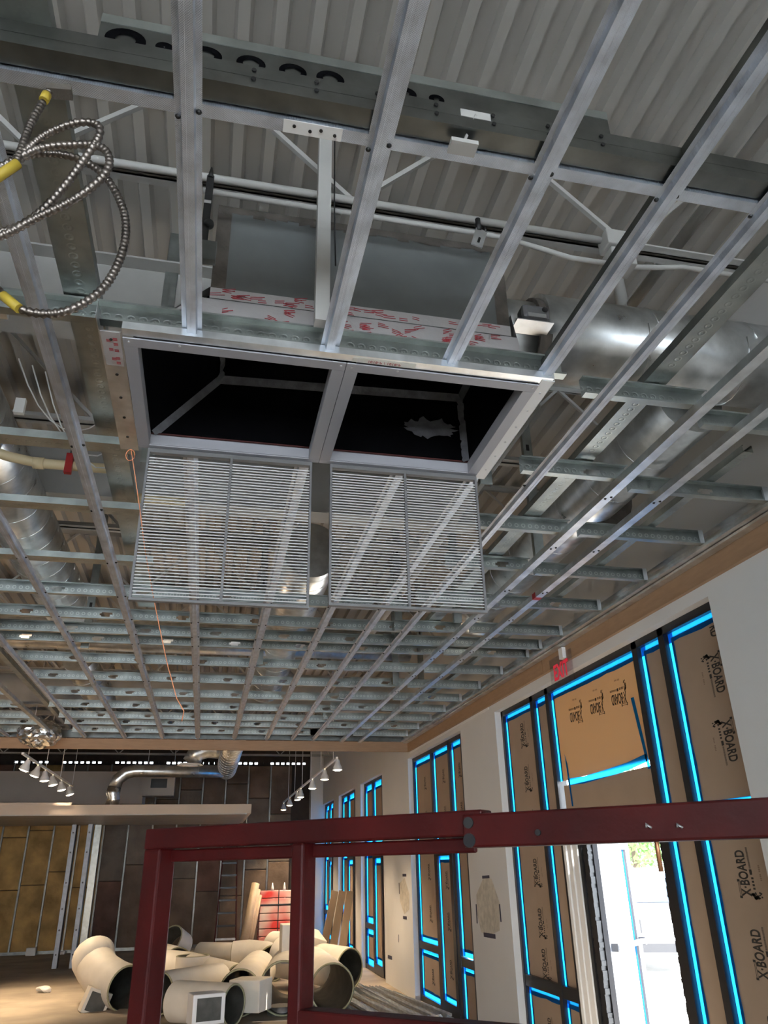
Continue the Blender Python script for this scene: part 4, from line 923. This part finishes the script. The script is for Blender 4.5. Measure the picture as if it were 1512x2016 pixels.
mb = MB(); 
for k in range(int(9)): mb.box(-6+.9*k, YB-.14, 0, -6+.9*k+.86, YB-.10, .09)
o = MB().box(-6, YB-.13, 0, 2.8, YB-.1, .07).build('floor_track', G_DK); tag(o, 'steel floor track at the foot of the insulated wall', 'steel track')
mb = MB(); x = -5.9
while x < 3.0: mb.box(x, YB-.2, 4.70, x+.1, YB-.19, 4.73); x += .1524
# ladder against the far wall
e = empty('step_ladder', (.72, 22.3, 0), 'tall dark red ladder standing against the insulated wall', 'ladder')
for s in (-1, 1): MB().bar((s*.27, -.1, 0), (s*.17, .25, 2.42), .035, .07).build('rail', M_RED, e)
for k in range(8):
    f = (k+.7)/8.3; MB().box(-.26+.09*f, -.14+.35*f, 2.42*f-.03, .26-.09*f, -.03+.35*f, 2.42*f+.015).build('step', G_PL if k == 0 else M_DKFRAME, e)
# red and white wrapped stack, tubes, planks
e = empty('wrapped_stack', (1.75, 19.0, 0), 'tall stack in red and white wrapping behind the white ducts', 'wrapped stack')
for k in range(9): MB().box(-.42, 0, .15*k, .42, .5, .15*k+.138).build('board_layer', M_REDPAINT, e, bevel=.01)
MB().box(-.02, -.006, 0, .0, .0, 1.36).build('strap', M_DKFRAME, e); MB().box(-.43, -.006, 1.05, .43, .0, 1.075).build('strap', M_DKFRAME, e)
for k, xx in enumerate((-.15, .12)): MB().tube([(xx, .1, 1.34), (xx, .1, 1.40), (xx, .1, 1.50)], .03, 8, radii=[.04, .03, .008]).build('tie', M_WHITE, e)
for k, (x0, x1, r) in enumerate(((1.02, 1.28, .085), (1.10, 1.34, .07), (1.18, 1.40, .06))):
    o = MB().tube([(x0-.12, 18.1+.19*k, .04), (x1-.1, 18.5+.19*k, 1.50-.12*k)], r, 14).build('cardboard_tube', M_TUBE); tag(o, '%s cardboard tube leaning on the red and white stack' % ['thick shiny', 'middle', 'thin'][k], 'cardboard tube', 'leaning cardboard tubes')
for k in range(3):
    o = MB().bar((2.86-.16*k, 17.3+.25*k, .02), (3.14-.13*k, 17.75+.2*k, 1.32), .15, .035, up=(0, 1, 0)).build('plank', M_LUMBER); tag(o, '%s plank leaning between the far storefront bays' % ['right', 'middle', 'left'][k], 'plank', 'leaning planks')
# loose studs on the floor
for k in range(14):
    rr = random.Random(k+40); a = Vector((1.98+.075*k+rr.uniform(-.03, .03), 14.6-rr.uniform(0, .9)-.05*k, .02+.022*(k % 3))); b_ = Vector((2.30+.068*k+rr.uniform(-.08, .08), 10.6+rr.uniform(-.3, .4), .02+.022*((k+1) % 3)))
    mb = MB(); d = (b_-a); L = d.length; d.normalize(); r = d.cross(Vector((0, 0, 1))).normalized(); u = r.cross(d); m_ = Matrix((r, d, u)).transposed().to_4x4(); m_.translation = a
    mb.prof([(-.032, .03), (-.032, 0), (.032, 0), (.032, .03)], 0, L, 'y'); o = mb.build('loose_stud', G_PL, solid=.0015); o.matrix_world = m_
    tag(o, '%s loose steel stud from the left in the floor pile by the wall' % ORD[k], 'steel stud', 'steel studs piled on the floor')
for k, (x_, y_, lb) in enumerate(((-2.4, 15.6, 'small crumpled white scrap on the open floor at left'), (2.95, 10.75, 'crumpled clear wrap at the near end of the stud pile'), (2.75, 16.3, 'white crumpled rag by the third storefront bay'))):
    mb = MB(); g = bmesh.ops.create_icosphere(mb.bm, subdivisions=3, radius=.1, matrix=Matrix.Diagonal((1.3, .8, .5, 1)))
    for v in g['verts']: v.co += v.co.normalized()*NZ.noise(v.co*12+Vector((k, 0, 0)))*.05
    o = mb.build('paper_scrap', M_PAPER); o.location = (x_, y_, .05); tag(o, lb, 'scrap')
for k, x_ in enumerate((-4.0, -3.25)):
    o = MB().box(x_, 22.35, 0, x_+.22-.08*k, 22.5, .17-.1*k).build('floor_box', M_PAPER, bevel=.01); tag(o, ['pale box at the foot of the yellow insulation', 'small scrap block near the yellow insulation'][k], 'box')

# white insulated duct fittings
def hollow(name_parent, pts, r, group_parent=None, th=.028, m=M_DUCTW, ends=(1, 1), label=None, cat='duct fitting', n=30, loc=None):
    """open-ended insulated duct: outer wrap, dark inner lining, yellow-grey fibre edge"""
    pts = [Vector(p) for p in pts]; base = pts[0].copy() if loc is None else Vector(loc)
    e = group_parent or empty(name_parent, (base.x, base.y, 0), label, cat, 'white insulated duct pieces')
    off = Vector((e.location.x, e.location.y, e.location.z)); pts = [p-off for p in pts]
    MB().tube(pts, r, n, caps=False).build('outer_wrap', m, e); MB().tube(pts, r-th, n, caps=False).build('lining', M_DUCTIN, e)
    for k, on in enumerate(ends):
        if not on: continue
        i = 0 if k == 0 else -1; c = pts[i]; d = (pts[1]-pts[0] if k == 0 else pts[-1]-pts[-2]).normalized()
        u = d.cross(Vector((0, 0, 1)))
        if u.length < .05: u = d.cross(Vector((0, 1, 0)))
        u.normalize(); v = d.cross(u); q = [c+(u*math.cos(2*PI*j/n)+v*math.sin(2*PI*j/n))*(r-th/2) for j in range(n)]
        MB().tube(q, th*.45, 6, closed=True).build('fibre_edge', M_FIBRE, e)
    return e
def side_box(e, c, sz, rot=(0, 0, 0), m=M_DUCTW, dark=True):
    R_ = Matrix.Translation(Vector(c)-e.location) @ Matrix.Rotation(rot[2], 4, 'Z') @ Matrix.Rotation(rot[1], 4, 'Y') @ Matrix.Rotation(rot[0], 4, 'X'); a, b_, c_ = sz
    MB().box(-a, -b_, -c_, a, b_, c_, R_).build('takeoff_box', m, e, bevel=.01)
    if dark: MB().box(-a*.75, -b_-.003, -c_*.75, a*.75, -b_-.001, c_*.75, R_).build('takeoff_opening', M_DUCTIN, e)
# D1 elbow/tee at left
c1 = py(249, 1946, 13.3); R1 = .30
e = hollow('duct_elbow_fitting', [c1+Vector((-.62, 1.15, .36)), c1+Vector((-.56, .90, .22)), c1+Vector((-.42, .62, .12)), c1+Vector((-.2, .30, .04)), c1], .30, label='white elbow fitting with a square branch, left of the red frame post', ends=(0, 1))
MB().sphere(c1+Vector((-.62, .95, .30))-e.location, .31).build('elbow_cap', M_DUCTW, e)
side_box(e, c1+Vector((-.42, .1, -.16)), (.17, .12, .16), (0, .35, .3))
hollow('duct_piece', [Vector((-.75, 17.0, .3)), Vector((-.3, 15.9, .28))], .28, label='white duct piece lying behind the left elbow fitting')
hollow('duct_collar', [Vector((-.30, 17.2, .42)), Vector((-.50, 17.0, .58))], .30, label='short tilted duct collar on top of the heap', ends=(1, 1), m=M_DUCTW)
# D4
c4 = py(465, 1936, 14.0); hollow('duct_piece', [Vector((-.55, 15.4, .30)), Vector((-.1, 15.0, .28)), c4], .27, label='long white duct with a joint ring, opening towards the right, mid heap')
e = hollow('duct_ring', [Vector((-.03, 14.6, .30)), Vector((-.03, 14.6, .52))], .27, label='upright short duct ring with yellow fibre rim')
# D6
a = py(320, 1990, 12.4); b_ = py(432, 1962, 12.9); a.z = max(a.z, .27); b_.z = max(b_.z, .27)
hollow('duct_piece', [Vector((-.42, 12.55, .27)), Vector((.38, 13.3, .27))], .26, label='white duct lying crosswise in front, just right of the red post')
# D7 with register boxes
e = hollow('duct_piece', [Vector((-.20, 11.9, .25)), Vector((.52, 11.3, .25))], .235, label='white duct with two square register boxes at the bottom of the photo')
side_box(e, (.18, 11.15, .26), (.2, .14, .16), (0, 0, .25), M_WHITE); side_box(e, (.75, 11.75, .3), (.22, .2, .18), (0, 0, -.5), M_DUCTW, False)
# D8
c8 = py(470, 1984, 12.0); c8.z = .29; hollow('duct_piece', [c8, Vector((1.02, 14.3, .30))], .285, label='long white duct pointing at the camera, middle of the heap')
# D9
c9 = py(556, 1990, 11.9); c9.z = .33; e = hollow('duct_tee', [c9, c9+Vector((.22, 1.25, .06))], .33, label='widest duct tee with a box on top, left of the inner red post', th=.03)
side_box(e, c9+Vector((.26, 1.0, .45)), (.22, .2, .25), (0, 0, 0), M_DUCTW, False); MB().tube([Vector((0, .25, -.22)), Vector((0, .25, .1))], .18, 20).build('inner_collar', G_PL, e)
# D10, 11
hollow('duct_elbow_fitting', [Vector((.70, 16.2, .30)), Vector((.95, 16.15, .32)), Vector((1.25, 15.9, .30)), Vector((1.35, 15.45, .28))], .29, label='white elbow behind the mid heap with both ends showing')
hollow('duct_piece', [Vector((1.55, 17.7, .32)), Vector((2.25, 16.8, .32))], .31, label='white duct at the back, below the red and white stack')
hollow('duct_piece', [Vector((.1, 17.4, .26)), Vector((.85, 16.9, .26))], .25, label='white duct piece in the back row of the heap')
hollow('duct_collar', [Vector((.82, 17.9, .25)), Vector((.95, 17.75, .27))], .22, label='small collar at the foot of the leaning tubes')
# D12
c12 = py(654, 1972, 11.8); c12.z = .31; hollow('duct_piece', [c12, c12+Vector((-.02, .9, .03)), c12+Vector((-.04, 1.75, .05))], .305, label='white duct facing the camera inside the right pane of the red frame')
c13 = py(688, 1918, 13.6); c13.z = .33; e = hollow('duct_tee', [c13, c13+Vector((-.55, .8, .05)), c13+Vector((-1.0, 1.2, .1))], .30, label='white duct tee with a square branch near the storefront wall')
side_box(e, c13+Vector((-.62, .65, .32)), (.24, .2, .2), (.4, .3, .4), M_DUCTW, False)

# track lighting
def track(x, y0, y1, z, heads, label, hx, sag=0):
    e = empty('light_track', (x, y0, z), label, 'light track')
    MB().box(-.018, 0, -.015, .018, y1-y0, .015).build('rail', M_WHITE, e)
    k = 0; yy = y0+.4
    while yy < y1: MB().tube([(0, yy-y0, .015), (0, yy-y0, DECK-z)], .006, 6).build('hanger_rod', M_WHITE, e); yy += 1.5
    for i, (y, tilt) in enumerate(heads):
        h = empty('track_head', (x, y, z-.10), '%s white spotlight from the near end of the %s track' % (ORD[i].capitalize(), hx), 'spotlight', 'spotlights of the %s track' % hx)
        MB().tube([(0, 0, .085), (0, 0, .02)], .014, 8).build('stem', M_WHITE, h)
        d = Vector((tilt, 0, -1)).normalized(); u = -d
        MB().tube([u*.06, u*.03, -u*.0+Vector((0, 0, 0)), d*.05, d*.10], .05, 18, radii=[.028, .04, .045, .07, .078], caps=False).build('housing', M_WHITE, h)
        MB().tube([d*.07, d*.095, d*.112], .062, 18, radii=[.06, .066, .045]).build('bulb', M_BULB, h)
        l = bpy.data.lights.new('spot', 'SPOT'); l.energy = SPOT; l.color = (1, .76, .50); l.spot_size = 1.5; l.spot_blend = .6; l.shadow_soft_size = .05
        lo = bpy.data.objects.new('spot_light', l); C.objects.link(lo); lo.parent = h; lo.location = d*.135; lo.rotation_euler = d.to_track_quat('-Z', 'Y').to_euler()
SPOT = 170
track(-2.74, 12.6, 17.6, 3.42, [(13.0, -.35), (13.8, -.3), (14.5, .1), (15.25, .25), (16.2, .25), (17.2, .3)], 'left white light track hanging in the far room', 'left')
track(2.05, 12.8, 22.0, 3.42, [(12.75, 0), (14.2, 0), (15.9, 0), (17.9, 0), (18.6, .1), (20.3, 0), (21.9, 0)], 'right white light track along the storefront wall', 'right')

# ------------------------------------------------------------------ red frame of the cart in the foreground
dh = Vector((-.72, .69, 0)).normalized(); A0 = CAM+ray(322, 1656)*1.35
nrm = Vector((dh.y, -dh.x, 0))
def onpl(x, y, off=0):
    d = ray(x, y); n_ = Vector((dh.y, -dh.x, 0)); t = (A0-CAM).dot(n_)/d.dot(n_); return CAM+d*t
e = empty('steel_cart_frame', (A0.x, A0.y, 0), 'dark red painted steel frame in the foreground with a telescoping top rail', 'steel frame')
def rb(name, a, b_, w_, d_, m=M_RED, par=None, bev=.003):
    a = Vector(a); b_ = Vector(b_); o = MB().bar(a-e.location, b_-e.location, d_, w_).build(name, m, par or e, bevel=bev); return o
def vbar(name, a, b_, w_, d_):   # vertical tube, width w_ along dh, depth d_
    a = Vector(a)-e.location; b_ = Vector(b_)-e.location; u = Vector((0, 0, 1)); mm = Matrix((dh, nrm, u)).transposed().to_4x4(); mm.translation = b_
    return MB().box(-w_/2, -d_/2, 0, w_/2, d_/2, (a-b_).z, mm).build(name, M_RED, e, bevel=.004)
TL = onpl(325, 1650); TR = onpl(935, 1617); zt1 = TL.z
R2 = onpl(1560, 1600)
zt1 = (TL.z+TR.z)/2
TLz = TL.copy(); TLz.z = zt1
def sp_pt(p, z): q = p.copy(); q.z = z; return q
h1 = .033
rb('top_rail', sp_pt(onpl(300, 1650), zt1-.002), sp_pt(onpl(960, 1617), zt1-.002), .034, .036)
rb('rail_lip', sp_pt(onpl(330, 1672), zt1-.030)+nrm*.012, sp_pt(onpl(930, 1640), zt1-.030)+nrm*.012, .020, .008)
sz = (onpl(1200, 1590).z+onpl(1200, 1660).z)/2; sh = abs(onpl(1200, 1590).z-onpl(1200, 1660).z)
sl = rb('rail_sleeve', sp_pt(onpl(925, 1620), sz), sp_pt(onpl(1600, 1600), sz), sh*1.02, .050)
for (x_, y_, r_) in ((938, 1621, .0075), (940, 1655, .009), (1073, 1640, .004)):
    p = onpl(x_, y_)-nrm*.0-e.location; f = -nrm if nrm.dot(CAM-A0) < 0 else nrm
    MB().tube([p+f*.024, p+f*.0275], r_, 14).build('hole' if r_ < .008 else 'bolt', M_SCREW if r_ != .009 else M_DKFRAME, sl)
p = onpl(1292, 1655)-e.location; f = -nrm if nrm.dot(CAM-A0) < 0 else nrm
MB().tube([p+Vector((0, 0, .02)), p+Vector((0, 0, -.035))], .003, 8).build('locking_pin', M_COPPER, sl)
for x_ in (1283, 1343):
    q = onpl(x_, 1630)-e.location+f*.026; MB().tube([q, q+f*.002+Vector((0, 0, .004)), q+Vector((0, 0, -.001))+dh*-.006], .0015, 6).build('weld_bead', G_PL, sl)
lp = onpl(313, 1700); vbar('left_post', sp_pt(lp, zt1-.018), sp_pt(lp, .9), .040, .040)
mp = onpl(598, 1700); vbar('middle_post', sp_pt(mp, zt1-.018), sp_pt(mp, .9), .024, .036)
bz = onpl(760, 2008).z
rb('bottom_rail', sp_pt(onpl(598, 2008), bz-.006), sp_pt(onpl(1600, 2010), bz-.006), .024, .036)
for (nm, xx) in (('left_caster_leg', lp), ): vbar('leg', sp_pt(xx, .9), sp_pt(xx, 0), .040, .040)
vbar('leg', sp_pt(onpl(1600, 1700), zt1), sp_pt(onpl(1600, 1700), 0), .040, .040)

# ------------------------------------------------------------------ outside
e = empty('parked_car', (8.9, 16.0, -.05), 'overexposed white car parked outside the open door', 'car', rz=-.42)
prof = [(-2.2, .35), (-2.25, .75), (-2.1, .98), (-1.15, 1.08), (-.45, 1.62), (.2, 1.70), (1.6, 1.66), (2.2, 1.1), (2.25, .4)]
mb = MB()
secs = [(-.90, .94), (-.86, 1.0), (.86, 1.0), (.90, .94)]
def carsec(x, sc_): return [(x*(1.0 if z < 1.1 else .80), y*sc_, z) for y, z in prof]
rings = [[mb.bm.verts.new(p) for p in carsec(x, s)] for x, s in secs]
for a, b_ in zip(rings[:-1], rings[1:]):
    for i in range(len(prof)): 
        j = (i+1) % len(prof); f = mb.bm.faces.new((a[i], a[j], b_[j], b_[i]))
mb.bm.faces.new(rings[0]); mb.bm.faces.new(rings[-1][::-1])
mb.build('body', M_CAR, e, bevel=.06)
mb = MB(); mb.quad([(-.68, -1.17, 1.09), (.68, -1.17, 1.09), (.60, -.56, 1.56), (-.60, -.56, 1.56)])
for v in mb.bm.verts: v.co.y -= .02; v.co.z += .02
mb.build('windscreen', mat('car_glass', (.04, .07, .14), .3), e)
for s in (-1, 1):
    for y in (-1.4, 1.35): MB().tube([(s*.78, y, .34), (s*.93, y, .34)], .34, 24).build('wheel', M_CARDK, e)
    MB().box(s*.62-.16, -2.27, .70, s*.62+.16, -2.18, .84).build('headlight', G_PL, e, bevel=.03)
for k in range(6): MB().box(-.60+.07*k, -2.30, .66, -.565+.07*k, -2.2, .88).build('grille_slat', M_CARDK, e)
MB().box(-.45, -2.27, .36, .45, -2.2, .5).build('lower_intake', M_CARDK, e)
a = px(1275, 1690, 13.5)
for k, (dx, dy, h, r) in enumerate(((0, 0, 3.0, 1.9), (3.2, 3.0, 3.3, 2.1), (-2.2, 5.5, 2.8, 1.9))):
    e = empty('tree', (14+dx, 25+dy, -.05), '%s leafy green tree outside the open door' % ['nearest', 'right', 'farthest'][k], 'tree', 'trees outside the open door')
    MB().tube([(0, 0, 0), (.05, 0, 1.2), (0, .05, h)], .15, 10, radii=[.18, .14, .08]).build('trunk', M_BARK, e)
    mb = MB(); rr = random.Random(k)
    for j in range(2600):
        v = Vector((rr.gauss(0, 1), rr.gauss(0, 1), rr.gauss(0, 1))).normalized()*r*(rr.random()**.35); c = v+Vector((0, 0, h)); s = rr.uniform(.06, .13)
        t1 = Vector((rr.gauss(0, 1), rr.gauss(0, 1), rr.gauss(0, 1))).normalized(); t2 = t1.cross(v+Vector((.1, 0, 0))).normalized()
        mb.quad([c-t1*s, c+t2*s*.6, c+t1*s, c-t2*s*.6])
    mb.build('foliage', M_LEAF, e)

e = empty('added_fill_lamp', (-3.6, 7.0, 0), 'added warm fill lamp standing on the floor at the left, out of view', 'work light')  # made-up lamp body for the added warm fill, out of view
MB().tube([(0, 0, 0), (0, 0, .9)], .015, 8).build('stand', M_DKFRAME, e)
for k in range(3): MB().tube([(0, 0, .25), (.35*math.cos(2.1*k), .35*math.sin(2.1*k), 0)], .01, 6).build('leg', M_DKFRAME, e)
MB().box(-.12, -.05, .9, .12, .0, 1.08).build('head', M_YTAPE, e, bevel=.01)
